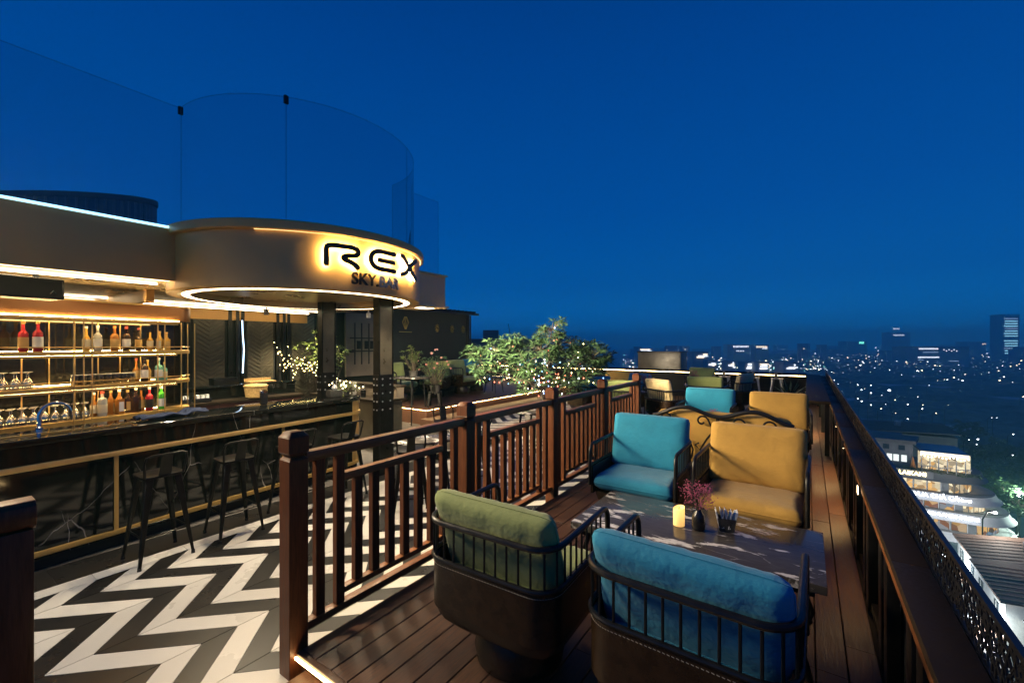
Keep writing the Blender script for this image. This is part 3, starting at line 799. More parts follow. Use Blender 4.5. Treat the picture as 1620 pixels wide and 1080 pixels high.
m.prism(hp, 2.225, 2.40); m.build('header_band', mat('copper header', (.36,.17,.065), .38, metal=.55, var=.06, scale=30, stretch=(1,14,1)), shf, bevel=.004)
MB().box(.031, .058, SY0, SY1, 2.186, 2.1895).build('led_tray', M['brass'], shf)
MB().prism(hp, 2.401, 2.425).build('header_trim', M['brass'], shf)
MB().box(.034, .044, SY0, SY1, 2.207, 2.219).build('header_led', M['led_shelf'], shf)
MB().box(.052, .058, SY0, SY1, 2.190, 2.212).build('led_lip', M['brass'], shf)
MB().box(-.03, -.022, SY0, SY1, 2.182, 2.188).build('header_led', M['led_shelf'], shf)
MB().box(-.016, .03, SY0, SY1, 2.165, 2.188).build('led_baffle', M['brass_dull'], shf)
MB().box(-SD+.05, .03, SY0, SY1, 2.19, 2.204).build('header_soffit', M['brass'], shf)
rods = [-1.9, -1.2, -.62, .57, .655, .73, 1.39, 1.47]
rm = MB().tube([(0,0,0), (0,0,1.20)], .007, 6).mesh('rod', M['brass'], smooth=True)
for y in rods: link('rod', rm, shf, (.008, y, 1.0))
for x, y in ((-.10, SY1+.27), (-.30, SY1+.285), (-.02, SY1+.06)): link('rod', rm, shf, (x, y, 1.0))
strip = MB().box(-.004, .0, -.006, .006, .98, 2.2).mesh('back_strip', M['brass'])
for y in [SY0+.22*k for k in range(1, 19)]: link('back_strip', strip, shf, (-SD-.0145, y, 0))
def shelf_pt(lx, ly, z): return Vector((-6.86+lx*math.cos(SA)-ly*math.sin(SA), .65+lx*math.sin(SA)+ly*math.cos(SA), FZ+z+.0015))

# bottles: body, neck, cap, label
def bottle(loc, h, r, kind, body, cap, lab, text):
    b = thing('bottle', text, 'bottle', loc, random.uniform(-.5, .9), 'bottles on the back bar')
    if kind == 'square':
        m = MB(); q = [(-r,-r*.8),(r,-r*.8),(r,r*.8),(-r,r*.8)]; m.prism(q, 0, h*.62); m.lathe([(r*.8,h*.62),(r*.36,h*.74),(r*.33,h*.9)], 12)
        m.build('body', body, b, bevel=.005, segs=2)
        lb = MB().box(r+.0006, r+.002, -r*.6, r*.6, h*.12, h*.5); lb.build('label', lab, b)
    else:
        s = {'round': (.60,.72), 'tall': (.5,.66), 'squat': (.66,.76)}[kind]
        MB().lathe([(r*.9,0),(r,.008),(r,h*s[0]),(r*.8,h*(s[0]+.05)),(r*.38,h*s[1]),(r*.33,h*.92)], 14).build('body', body, b, smooth=True)
        MB().lathe([(r+.0015,h*.14),(r+.0015,h*.48)], 14, cap=False).build('label', lab, b, smooth=True)
    MB().lathe([(r*.40,h*.90),(r*.42,h*.99),(r*.36,h)], 10).build('cap', cap, b, smooth=True)
    return b
BC = {'amber': liquid('amber spirit', (.42,.17,.03), .05, .25), 'dark': liquid('dark spirit', (.05,.02,.012), .06, .3), 'clear': liquid('clear spirit', (.75,.74,.66), .04, .45),
      'red': liquid('red liqueur', (.45,.02,.04), .05, .25), 'green': liquid('bright green liqueur', (.10,.75,.06), .08, .45), 'teal': liquid('pale teal gin', (.25,.62,.50), .05, .25), 'gold': liquid('golden tequila', (.72,.42,.08), .05, .25)}
BCAP = {'gold': M['brass'], 'black': M['ceramic_b'], 'white': M['ceramic_w'], 'red': mat('red foil', (.45,.05,.03), .35), 'orange': mat('orange foil', (.6,.2,.03), .35)}
BLAB = {'white': M['paper'], 'tan': mat('tan label', (.5,.33,.12), .7), 'black': mat('black label', (.015,.015,.015), .5), 'cream': mat('cream label', (.62,.55,.40), .7)}
# (shelf, along, depth, height, radius, kind, liquid, cap, label, words)
BOT = [(2, 0.2, -.10, .33, .040, 'round', 'red', 'gold', 'tan', 'red liqueur bottle with tan label and gold neck on the top shelf'),
       (2, 0.3, -.06, .34, .041, 'round', 'red', 'gold', 'white', 'red liqueur bottle with white label and gold neck on the top shelf'),
       (2, 0.73, -.14, .30, .036, 'tall', 'gold', 'white', 'cream', 'slim golden bottle with cream label beside the brass rods'),
       (2, 0.82, -.10, .31, .040, 'round', 'clear', 'white', 'white', 'clear bottle with white label on the top shelf'),
       (2, 0.99, -.12, .31, .042, 'round', 'amber', 'orange', 'tan', 'amber bottle with orange neck on the top shelf'),
       (2, 1.1, -.10, .31, .040, 'round', 'dark', 'red', 'white', 'black bottle with red neck and white label on the top shelf'),
       (2, 1.27, -.20, .30, .034, 'tall', 'dark', 'red', 'tan', 'thin dark bottle at the back of the top shelf'),
       (2, 1.38, -.16, .27, .034, 'tall', 'gold', 'black', 'cream', 'slim golden bottle left of the square decanter on the top shelf'),
       (2, 1.46, -.10, .26, .040, 'square', 'gold', 'gold', 'cream', 'square golden decanter on the top shelf end'),
       (2, 1.55, -.12, .25, .038, 'square', 'gold', 'gold', 'tan', 'square amber decanter at the curved end of the top shelf'),
       (1, 1.22, -.14, .30, .036, 'tall', 'amber', 'red', 'tan', 'amber bottle with red neck on the middle shelf'),
       (1, 1.29, -.10, .31, .040, 'round', 'dark', 'black', 'white', 'black bottle with round white label on the middle shelf'),
       (1, 1.37, -.20, .28, .036, 'tall', 'gold', 'gold', 'tan', 'golden bottle behind the black one on the middle shelf'),
       (1, 1.45, -.10, .30, .042, 'round', 'teal', 'white', 'white', 'pale teal gin bottle with white label on the middle shelf'),
       (1, 1.53, -.13, .24, .034, 'round', 'teal', 'gold', 'cream', 'short teal bottle at the curved end of the middle shelf'),
       (0, 0.8, -.14, .29, .036, 'tall', 'amber', 'white', 'cream', 'amber bottle with white neck on the bottom shelf'),
       (0, 0.855, -.08, .30, .046, 'squat', 'clear', 'red', 'cream', 'clear flared bottle with red neck on the bottom shelf'),
       (0, 0.96, -.14, .30, .040, 'square', 'amber', 'gold', 'tan', 'square amber bottle with tan label on the bottom shelf'),
       (0, 1.02, -.08, .31, .042, 'square', 'amber', 'white', 'white', 'square amber whiskey bottle with white label on the bottom shelf'),
       (0, 1.13, -.14, .29, .040, 'square', 'dark', 'gold', 'tan', 'square dark bottle with tan label on the bottom shelf'),
       (0, 1.19, -.08, .32, .042, 'square', 'dark', 'white', 'black', 'square dark whiskey bottle with black label on the bottom shelf'),
       (0, 1.28, -.16, .30, .038, 'tall', 'amber', 'black', 'tan', 'amber bottle behind the red one on the bottom shelf'),
       (0, 1.345, -.10, .31, .042, 'round', 'red', 'white', 'black', 'dark red bottle with white neck on the bottom shelf'),
       (0, 1.475, -.09, .31, .047, 'squat', 'green', 'white', 'white', 'bright green liqueur bottle on the bottom shelf')]
for s_, ly, lx, h, r, kind, lq, cp_, lb_, txt in BOT:
    bottle(shelf_pt(lx, ly, SHZ[s_]), h, r, kind, BC[lq], BCAP[cp_], BLAB[lb_], txt)
# upturned wine glasses and tumblers
wg = MB().lathe([(.036,0),(.040,.04),(.036,.075),(.016,.105),(.004,.118),(.004,.165),(.030,.176),(.031,.180)], 14).mesh('bowl', M['tumbler'], smooth=True, ang=60)
tg = MB().lathe([(.028,.0),(.034,.004),(.038,.12),(.035,.12),(.031,.012),(.001,.010)], 14).mesh('glass_wall', M['tumbler'], smooth=True, ang=60)
trim = MB().tube([(.0375*math.cos(2*PI*k/16), .0375*math.sin(2*PI*k/16), .121) for k in range(16)], .0016, 4, closed=True).mesh('rim', M['ceramic_w'])
def put_glass(kind, loc):
    if kind == 'wine':
        g = thing('wine_glass', 'upturned stemmed wine glass standing in rows on the bar shelves', 'glass', loc, 0, 'upturned wine glasses on the back bar')
        link('bowl', wg, g); MB_ring = RIMW; link('foot_rim', MB_ring, g)
    else:
        g = thing('tumbler', 'clear straight tumbler in the rows on the middle bar shelf', 'glass', loc, 0, 'tumblers on the middle bar shelf')
        link('glass_wall', tg, g); link('rim', trim, g)
RIMW = MB().tube([(.031*math.cos(2*PI*k/14), .031*math.sin(2*PI*k/14), .179) for k in range(14)], .002, 4, closed=True).mesh('foot_rim', M['ceramic_w'])
for k in range(16): put_glass('tumbler', shelf_pt(-.06-.09*(k % 2), .60+.0385*k, SHZ[1]))
for k in range(8): put_glass('wine', shelf_pt(-.07-.10*(k % 2), -.06+.046*k, SHZ[1]))
for k in range(20): put_glass('wine', shelf_pt(-.06-.10*(k % 2), -.08+.0425*k, SHZ[0]))

# loudspeaker hung under the fascia
sp = thing('loudspeaker', 'black loudspeaker hung under the roof edge above the shelves', 'speaker', (-6.15, .62, 2.19), SA)
MB().box(-.14, .14, -.62, .36, 0, .20).build('cabinet', M['ceramic_b'], sp, bevel=.015)
MB().box(.141, .146, -.56, .34, .02, .18).build('grille', M['black_matte'], sp, bevel=.002, segs=1)
m = MB(); m.tube([(.15,.25,.05),(.15,.275,.085),(.15,.30,.05)], .006, 5); m.build('badge', M['chrome'], sp)
for y in (-.4, .2): MB().box(-.01, .01, y-.02, y+.02, .2, .245).build('bracket', M['black_metal'], sp)

# ---------------------------------------------------------------- rear work counters
rc = thing('rear_counter', 'dark stone work counter along the back of the bar', 'counter', (-8.55, 1.6, FZ))
MB().box(-.45, .0, .3, 3.2, 0, .86).build('cabinet', M['red_wood'], rc)
MB().box(-.50, .04, .25, 3.25, .861, .90).build('top', M['granite'], rc, bevel=.004)
MB().box(-.50, -.32, .25, 3.25, .901, 1.12).build('upstand', M['bar_stone'], rc)
MB().box(-.56, -.28, .25, 3.25, 1.121, 1.155).build('shelf_top', M['bar_stone'], rc, bevel=.004)
for y in (1.0, 1.72, 2.4): MB().box(.001, .006, y-.002, y+.002, .1, .84).build('door_gap', M['black_matte'], rc)
for y in (.94, 1.06): MB().lathe([(.01,0),(.01,.02)], 8).build('knob', M['chrome'], rc).matrix_local = Matrix.Translation((.0,y,.6)) @ Matrix.Rotation(PI/2, 4, 'Y')
rc2 = thing('return_counter', 'pale sided work counter closing the far end of the bar', 'counter', (-8.5, 5.0, FZ))
MB().box(.0, 2.2, .0, .50, 0, .86).build('cabinet', M['black_panel'], rc2)
MB().box(-.0, 2.25, -.03, .53, .861, .90).build('top', M['granite'], rc2, bevel=.004)
MB().box(.0, 2.25, .33, .50, .901, 1.10).build('upstand', M['dim_plaster'], rc2)
MB().box(.0, 2.25, .28, .55, 1.101, 1.14).build('shelf_top', M['granite'], rc2, bevel=.004)
def item(name, label, cat, loc, parts, rz=0):
    t = thing(name, label, cat, loc, rz)
    for nm, mb, mt, kw in parts: mb.build(nm, mt, t, **kw)
    return t
BV = dict(bevel=.006)
RZ = FZ+.9015
item('napkin_box', 'small white paper box on the rear counter', 'box', (-8.66, 2.45, RZ), [('body', MB().box(-.05,.05,-.09,.09,0,.10), M['paper'], BV), ('lid', MB().box(-.052,.052,-.092,.092,.101,.115), M['paper'], {})])
item('carton', 'red carton on the rear counter beside the white box', 'box', (-8.66, 2.20, RZ), [('body', MB().box(-.05,.05,-.08,.08,0,.11), mat('red card', (.35,.04,.03), .6), BV), ('flap', MB().box(-.05,.05,-.03,.03,.111,.118), M['card'], {})])
item('carton', 'orange carton on the rear counter nearest the shelves', 'box', (-8.66, 2.0, RZ), [('body', MB().box(-.05,.05,-.06,.06,0,.09), mat('orange card', (.5,.18,.03), .6), BV), ('flap', MB().box(-.05,.05,-.02,.02,.091,.097), M['card'], {})])
for i, (y, lab) in enumerate(((2.80, 'first black caddy of packets right of the white box'), (3.10, 'second black caddy of packets right of the white box'))):
    item('packet_caddy', lab, 'caddy', (-8.66, y, RZ), [('tray', MB().box(-.06,.06,-.12,.12,0,.07), M['ceramic_b'], BV)]+[('packet', MB().box(-.04,.04,-.1+.07*k,-.05+.07*k,.071,.13), M['paper'], {}) for k in range(3)])
item('straw_basket', 'round topped straw basket on the rear counter', 'basket', (-8.60, 3.95, RZ), [('body', MB().lathe([(.13,0),(.17,.02),(.20,.22),(.18,.25),(.001,.27)], 20), M['straw'], dict(smooth=True)), ('rim', MB().tube([(.20*math.cos(2*PI*k/20), .20*math.sin(2*PI*k/20), .22) for k in range(20)], .012, 6, closed=True), M['straw'], dict(smooth=True))])
item('serving_box', 'flat grey box on top of the rear counter shelf', 'box', (-8.96, 3.55, FZ+1.1565), [('body', MB().box(-.12,.12,-.2,.2,0,.11), M['gun_metal'], BV), ('lid', MB().box(-.125,.125,-.205,.205,.111,.125), M['gun_metal'], {})])
item('tray', 'tan wooden tray on top of the rear counter shelf', 'tray', (-8.96, 4.20, FZ+1.1565), [('base', MB().box(-.12,.12,-.25,.25,0,.03), M['straw'], BV), ('rim', MB().box(-.12,-.10,-.25,.25,.031,.08), M['straw'], {})])
item('shaker', 'tall black cocktail shaker on the marble counter', 'shaker', bar_pt(-.40, 2.32, 1.1215), [('body', MB().lathe([(.040,0),(.046,.02),(.046,.15),(.040,.155)], 16), M['ceramic_b'], dict(smooth=True)), ('lid', MB().lathe([(.047,.156),(.047,.175),(.03,.19),(.001,.192)], 16), M['chrome'], dict(smooth=True))])
item('ice_bin', 'low clear plastic caddy behind the marble counter', 'caddy', bar_pt(-.78, 2.5, .98), [('bin', MB().box(-.12,.12,-.28,.28,0,.10), M['tumbler'], {}), ('rim', MB().tube([(-.12,-.28,.10),(.12,-.28,.10),(.12,.28,.10),(-.12,.28,.10)], .006, 5, closed=True), M['chrome'], {}), ('stand', MB().box(-.1,.1,-.25,.25,-.98+.0,-.001), M['gun_metal'], {})])
for k, (x, lab) in enumerate(((-7.9, 'stack of white cups on the return counter'), (-7.6, 'short white cup stack beside the saucers'), (-7.25, 'tall white cup stack on the return counter end'))):
    item('cup_stack', lab, 'cups', (x, 5.14, RZ), [('cup', MB().lathe([(.028,0),(.042,.09),(.040,.09),(.026,.005)], 14, (0,0,.09*j)), M['ceramic_w'], dict(smooth=True)) for j in range(2+(k != 1))])
item('saucer_stack', 'stack of white saucers on the return counter', 'plates', (-7.42, 5.10, RZ), [('saucer', MB().lathe([(.03,0),(.07,.012),(.072,.016),(.03,.008)], 16, (0,0,.014*j)), M['ceramic_w'], dict(smooth=True)) for j in range(4)])
for k, (x, lab) in enumerate(((-6.95, 'black tool cup holding bar spoons on the return counter'), (-6.55, 'black tool cup holding straws beside the column'))):
    item('tool_cup', lab, 'cup', (x, 5.12, RZ), [('cup', MB().lathe([(.045,0),(.05,.13),(.045,.13),(.04,.01)], 14), M['ceramic_b'], dict(smooth=True)), ('spoons', MB().tube([(.0,0,.02),(.03,.01,.24)], .004, 5).tube([(-.01,.01,.02),(-.03,.0,.22)], .004, 5), M['chrome'], {})])
item('tissue_box', 'dark tissue box with white tissue on the bar end', 'tissue box', bar_pt(-.32, 3.33, 1.1215), [('box', MB().box(-.06,.06,-.10,.10,0,.10), M['wicker'], BV), ('tissue', MB().lathe([(.02,.101),(.045,.13),(.03,.16),(.001,.19)], 7), M['paper'], {})])

# ================================================================== SEATING
def cushion_mesh(name, w, h, t, m_, n=22, seed=0, sag=0.0, p=7):
    bm = bmesh.new(); grid = {}
    for side in (1, -1):
        for i in range(n+1):
            for j in range(n+1):
                u = -math.cos(PI*i/n); v = -math.cos(PI*j/n)
                mm = max(abs(u), abs(v)); k = (abs(u)**p+abs(v)**p)**(1/p)
                f = mm/k if k > 1e-9 else 1
                x, y = u*f*w/2, v*f*h/2
                th = t/2*(max(0, 1-mm**9))**.45
                if mm < .999:
                    q = noise.noise(Vector((x*6+seed, y*6, side*3.1)))*.006+noise.noise(Vector((x*22+seed, y*9, side*1.7)))*.0045*(.4+mm)
                    q -= .003*max(0, 1-abs(noise.noise(Vector((x*4.5+seed*2, y*3.2+x*2, side*2.2))))*9)*(.3+.7*mm)
                    q += math.sin(x*95+seed*3+4*noise.noise(Vector((x*5, y*5, seed))))*.0022*max(0, mm-.62)*2
                    th = max(.002, th+q-sag*(1-u*u)*(1-v*v))
                else: th = 0
                grid[(side, i, j)] = bm.verts.new((x, y, side*th))
    for side in (1, -1):
        for i in range(n):
            for j in range(n):
                bm.faces.new([grid[(side, i, j)], grid[(side, i+1, j)], grid[(side, i+1, j+1)], grid[(side, i, j+1)]][::side])
    bmesh.ops.remove_doubles(bm, verts=bm.verts, dist=.0004)
    bmesh.ops.recalc_face_normals(bm, faces=bm.faces)
    me = bpy.data.meshes.new(name); bm.to_mesh(me); bm.free(); me.materials.append(m_)
    me.polygons.foreach_set('use_smooth', [True]*len(me.polygons))
    return me
def piping_mesh(w, h, m_, p=7, r=.0045):
    pts = []
    for k in range(72):
        a = 2*PI*k/72; c, s = math.cos(a), math.sin(a); f = (abs(c)**p+abs(s)**p)**(-1/p)
        pts.append((c*f*(w/2+.001), s*f*(h/2+.001), 0))
    return MB().tube(pts, r, 5, closed=True).mesh('piping', m_, smooth=True)

CHW, CHD, RAILZ, LOWZ = .78, .73, .80, .605
def u_path(w, d, r, y_front, n=7):
    """open U in plan: right front -> back -> left front"""
    pts = [(w/2, y_front)]
    for k in range(n+1):
        a = -PI/2*k/n
        pts.append((w/2-r+r*math.cos(a), -d/2+r+r*math.sin(a)))
    for k in range(n+1):
        a = -PI/2-PI/2*k/n
        pts.append((-w/2+r+r*math.cos(a), -d/2+r+r*math.sin(a)))
    pts.append((-w/2, y_front))
    return pts
def make_chair(label, fabric):
    c = thing('lounge_chair', label, 'armchair')
    MB().lathe([(.235,0),(.245,.012),(.255,.07),(.235,.16),(.215,.23)], 28).build('pedestal', M['leather'], c, smooth=True)
    tub = MB(); vs = []; n = 40; lv = [(.215,.50),(.225,.74),(.245,.86),(.28,.95),(.33,.99),(.365,1.0)]
    for z, s in lv:
        for k in range(n):
            a = 2*PI*k/n; cc, ss = math.cos(a), math.sin(a); f = (abs(cc)**6+abs(ss)**6)**(-1/6)
            vs.append((cc*f*(CHW/2)*s, ss*f*(CHD/2)*s, z))
    fs = [(j*n+k, j*n+(k+1) % n, (j+1)*n+(k+1) % n, (j+1)*n+k) for j in range(len(lv)-1) for k in range(n)]
    fs += [tuple(range(n-1, -1, -1)), tuple(range((len(lv)-1)*n, len(lv)*n))]
    tub._add(vs, fs); tub.build('tub', M['leather'], c, smooth=True, ang=50)
    o = u_path(CHW, CHD, .13, CHD/2-.02); i_ = u_path(CHW-.05, CHD-.05, .105, CHD/2-.02)
    m = MB(); k = len(o)
    m._add([(x, y, .34) for x, y in o]+[(x, y, .595) for x, y in o]+[(x, y, .595) for x, y in i_]+[(x, y, .34) for x, y in i_],
           [(q*k+a, q*k+a+1, ((q+1) % 4)*k+a+1, ((q+1) % 4)*k+a) for q in range(4) for a in range(k-1)]+[(0, k, 2*k, 3*k), (k-1, 4*k-1, 3*k-1, 2*k-1)])
    m.build('side_panel', M['leather'], c, smooth=True, ang=40)
    # stitching along the panel top
    st = MB(); oo = u_path(CHW+.003, CHD+.003, .131, CHD/2-.03, 16)
    for a, b in zip(oo, oo[1:]):
        L = math.hypot(b[0]-a[0], b[1]-a[1]); q = max(1, int(L/.017))
        for t in range(q):
            p0 = [a[j]+(b[j]-a[j])*(t+.15)/q for j in (0, 1)]; p1 = [a[j]+(b[j]-a[j])*(t+.75)/q for j in (0, 1)]
            st.tube([(p0[0], p0[1], .572), (p1[0], p1[1], .574)], .0014, 3)
    stuff(st.build('stitching', M['thread'], c))
    up = u_path(CHW, CHD, .13, CHD/2-.075)
    front = lambda sx: [(sx*CHW/2, CHD/2-.005, .42), (sx*CHW/2, CHD/2-.005, .70), (sx*CHW/2, CHD/2-.012, .755), (sx*CHW/2, CHD/2-.038, .788)]
    MB().tube(front(1)+[(x, y, RAILZ) for x, y in up]+front(-1)[::-1], .0155, 10).build('top_rail', M['black_metal'], c, smooth=True)
    lo = u_path(CHW+.004, CHD+.004, .132, CHD/2-.02)
    MB().tube([(x, y, LOWZ) for x, y in lo], .0125, 8).build('lower_rail', M['black_metal'], c, smooth=True)
    sm = MB().tube([(0,0,LOWZ), (0,0,RAILZ)], .0062, 6).mesh('spindle', M['black_metal'], smooth=True)
    path = u_path(CHW, CHD, .13, CHD/2-.09, 10); acc = .0; nxt = .03
    for a, b in zip(path, path[1:]):
        L = math.hypot(b[0]-a[0], b[1]-a[1])
        while nxt <= acc+L:
            t = (nxt-acc)/L; link('spindle', sm, c, (a[0]+(b[0]-a[0])*t, a[1]+(b[1]-a[1])*t, 0)); nxt += .066
        acc += L
    sc = link('seat_cushion', cushion_mesh('seat_cushion', .725, .69, .15, fabric, n=30, seed=2, p=16), c, (0, .03, .452))
    link('piping', piping_mesh(.725, .69, fabric, 16), sc)
    bc = link('back_cushion', cushion_mesh('back_cushion', .750, .53, .135, fabric, n=30, seed=5, p=18), c, (0, -.235, .765), (math.radians(90+13), 0, 0))
    link('piping', piping_mesh(.750, .53, fabric, 18), bc)
    return c
chair0 = make_chair('sage green armchair with black spindle rail, back turned, beside the wooden railing', M['green'])
KIDS = {}
chair0.location = (-1.355, 2.045, 0); chair0.rotation_euler = (0, 0, .03)
GG, BB, YY, CC = None, {M['green']: M['blue']}, {M['green']: M['yellow']}, {M['green']: M['cream']}
def chair(x, y, rz, fab, label, z=0):
    return dup(chair0, label, (x, y, z), math.radians(rz), fab, 'spindle rail armchairs on the terrace')
chair0['group'] = 'spindle rail armchairs on the terrace'
front_blue = chair(-.405, 2.045, -1, BB, 'blue armchair with back turned, between the marble table and the steps')
chair(-1.325, 4.16, 181, BB, 'blue armchair facing the candle across the marble table')
chair(-.385, 4.16, 179, YY, 'mustard armchair facing the flower vase across the marble table')
chair(-1.34, 7.47, 180, BB, 'blue armchair facing the bench across the second table')
chair(-.36, 7.36, 182, YY, 'mustard armchair beside the parapet facing the bench')
chair(-1.92, 10.75, 0, GG, 'sage green armchair with back turned beyond the blue one')
chair(-1.55, 12.3, 70, CC, 'cream armchair turned sideways near the end wall')
chair(-2.75, 14.3, 180, GG, 'sage green armchair against the lit end wall')
chair(-2.45, 9.45, -35, CC, 'cream armchair turned diagonally by the round table with the menu')
chair(-3.62, 10.5, 150, BB, 'blue armchair just past the end of the railing')
chair(-4.2, 9.3, 60, BB, 'blue armchair half hidden behind the railing by the tree')
chair(-4.15, 11.1, 200, YY, 'mustard armchair behind the railing beside the tree')
chair(-3.25, 8.75, 20, GG, 'sage green armchair low behind the end of the railing')
chair(-7.9, 12.2, 60, BB, 'blue armchair on the lounge platform behind the tree', .2405)
chair(-8.9, 9.0, 200, GG, 'sage green armchair on the platform under the emblems', .2405)
chair(-8.9, 10.2, 270, GG, 'sage green armchair with its arm to the low platform table', .2405)
chair(-9.1, 11.1, 265, BB, 'blue armchair by the black wall corner on the platform', .2405)
chair(-9.0, 7.75, 270, GG, 'sage green armchair by the wall behind the high table', .2405)

for root_ in (chair0, front_blue):              # the two front cushions have slumped back over the rail
    for ch in root_.children:
        if ch.name.startswith('back_cushion'):
            ch.location = (0, -.212, .705); ch.rotation_euler = (math.radians(90+20), 0, math.radians(-1.5)); ch.scale = (1.0, .93, 1)
# ---- tables
def coffee_table(label, x0, x1, y0, y1, z):
    t = thing('coffee_table', label, 'table', ((x0+x1)/2, (y0+y1)/2, 0)); a, b = (x1-x0)/2, (y1-y0)/2
    MB().box(-a, a, -b, b, z-.045, z).build('top', M['table_stone'], t, bevel=.004)
    MB().box(-a+.05, a-.05, -b+.05, b-.05, z-.09, z-.0455).build('apron', M['black_metal'], t)
    for sx in (-1, 1):
        for sy in (-1, 1):
            X, Y = sx*(a-.10), sy*(b-.09)
            MB().tube([(X,Y,z-.09),(X+sx*.035,Y,z*.66),(X-sx*.02,Y,z*.36),(X+sx*.03,Y,.0)], .017, 8).build('leg', M['black_metal'], t, smooth=True)
    MB().tube([(-a+.12,0,z*.3),(a-.12,0,z*.3)], .011, 6).build('stretcher', M['black_metal'], t)
    for sx in (-1, 1): MB().tube([(sx*(a-.12),-b+.09,z*.36),(sx*(a-.12),b-.09,z*.36)], .011, 6).build('stretcher', M['black_metal'], t)
    return t
TZ = .55
coffee_table('grey marble topped table with the glowing candle between the four armchairs', -1.33, .08, 2.635, 3.39, TZ)
coffee_table('grey marble topped table between the scroll bench and the far armchairs', -1.55, -.1, 6.15, 6.80, TZ)
def round_table(label, x, y, z0, r, h, m_=None):
    t = thing('round_table', label, 'table', (x, y, z0))
    MB().lathe([(r-.01, h-.035),(r, h-.025),(r, h-.006),(r-.008, h),(.001, h)], 40).build('top', M['table_stone'], t, smooth=True, ang=40)
    MB().lathe([(r-.08, h-.05),(r-.08, h-.036)], 24).build('under_frame', M['black_metal'], t)
    for k in range(4):
        a = PI/4+k*PI/2; MB().tube([(.55*r*math.cos(a), .55*r*math.sin(a), h-.05), (.72*r*math.cos(a), .72*r*math.sin(a), 0)], [.022, .015], 6).build('leg', M['black_metal'], t, smooth=True)
    return t
round_table('round grey marble table on the tiles behind the railing, close to the brass bar end', -4.02, 3.85, FZ, .46, .76)
round_table('round marble table on the tiles below the potted tree', -4.05, 6.6, FZ, .45, .74)
round_table('round marble table with menu card and pink flowers past the railing', -2.95, 9.9, 0, .46, .70)
round_table('round marble table further along toward the end wall', -2.3, 12.2, 0, .46, .70)
hp_ = at(652, 595, .765); round_table('high round table carrying a small bushy plant near the platform', hp_.x, hp_.y, FZ, .48, 1.13)
round_table('low dark table on the lounge platform beside the blue chair', -8.2, 10.9, .2405, .42, .5)

# ---- wrought iron bench with mustard cushions
bn = thing('scroll_bench', 'mustard cushioned bench with black wrought iron scroll back turned to the mustard armchair', 'bench', (-.86, 5.46, 0))
bw = .74
def top_z(x): return .955+.045*math.cos((abs(x)/bw-.5)*2*PI)-.03*(abs(x)/bw)**4*1.3
MB().tube([(x/24*bw, 0, top_z(x/24*bw)) for x in range(-24, 25)], .024, 8).build('top_rail', M['black_metal'], bn, smooth=True)
MB().tube([(-bw,0,.30),(bw,0,.30)], .014, 8).build('lower_rail', M['black_metal'], bn)
for x in (-bw, 0, bw): MB().box(x-.018, x+.018, -.012, .012, 0 if x else .29, top_z(x)).build('post', M['black_metal'], bn)
for x in (-bw, bw):
    MB().tube([(x,.62,0),(x,.62,.56),(x,.58,.60),(x,.02,.62)], .015, 8).build('arm', M['black_metal'], bn, smooth=True)
MB().box(-bw, bw, .02, .62, .28, .315).build('seat_frame', M['black_metal'], bn)
def spiral(cx_, cz, r0, r1, a0, a1, n=22): return [(cx_+(r0+(r1-r0)*k/n)*math.cos(a0+(a1-a0)*k/n), -.002, cz+(r0+(r1-r0)*k/n)*math.sin(a0+(a1-a0)*k/n)) for k in range(n+1)]
for sx in (-1, 1):
    for f_ in (0, 1):
        c0 = sx*(.19+.36*f_); g = 1 if f_ else -1
        m = MB()
        s1 = spiral(c0-.02*g, .845, .018, .075, -PI*.9*g, PI*1.0*g) if g > 0 else spiral(c0+.02, .845, .018, .075, PI*1.9, 0)
        e = s1[-1]; m.tube(s1, .011, 6)
        m.tube([e, (e[0]+.05*g*-1, 0, e[2]-.10), (e[0]+.02*g, 0, e[2]-.2), (e[0]+.10*g, 0, .50), (e[0]+.15*g, 0, .56), (e[0]+.11*g, 0, .585)], .011, 6)
        m.tube(spiral(c0, .42, .02, .11, PI*.5, PI*2.4), .011, 6)
        m.tube([(c0+.13*g, 0, .62), (c0+.08*g, 0, .5), (c0+.10*g, 0, .40), (c0+.16*g, 0, .31)], .011, 6)
        m.build('scroll', M['black_metal'], bn, smooth=True)
bcs = link('back_cushion', cushion_mesh('back_cushion', 1.44, .56, .14, M['yellow'], seed=9, p=10), bn, (0, .125, .665), (math.radians(90-4), 0, 0))
link('piping', piping_mesh(1.44, .56, M['yellow'], 10), bcs)
scs = link('seat_cushion', cushion_mesh('seat_cushion', 1.44, .56, .13, M['yellow'], seed=11, p=10), bn, (0, .36, .375))
link('piping', piping_mesh(1.44, .56, M['yellow'], 10), scs)

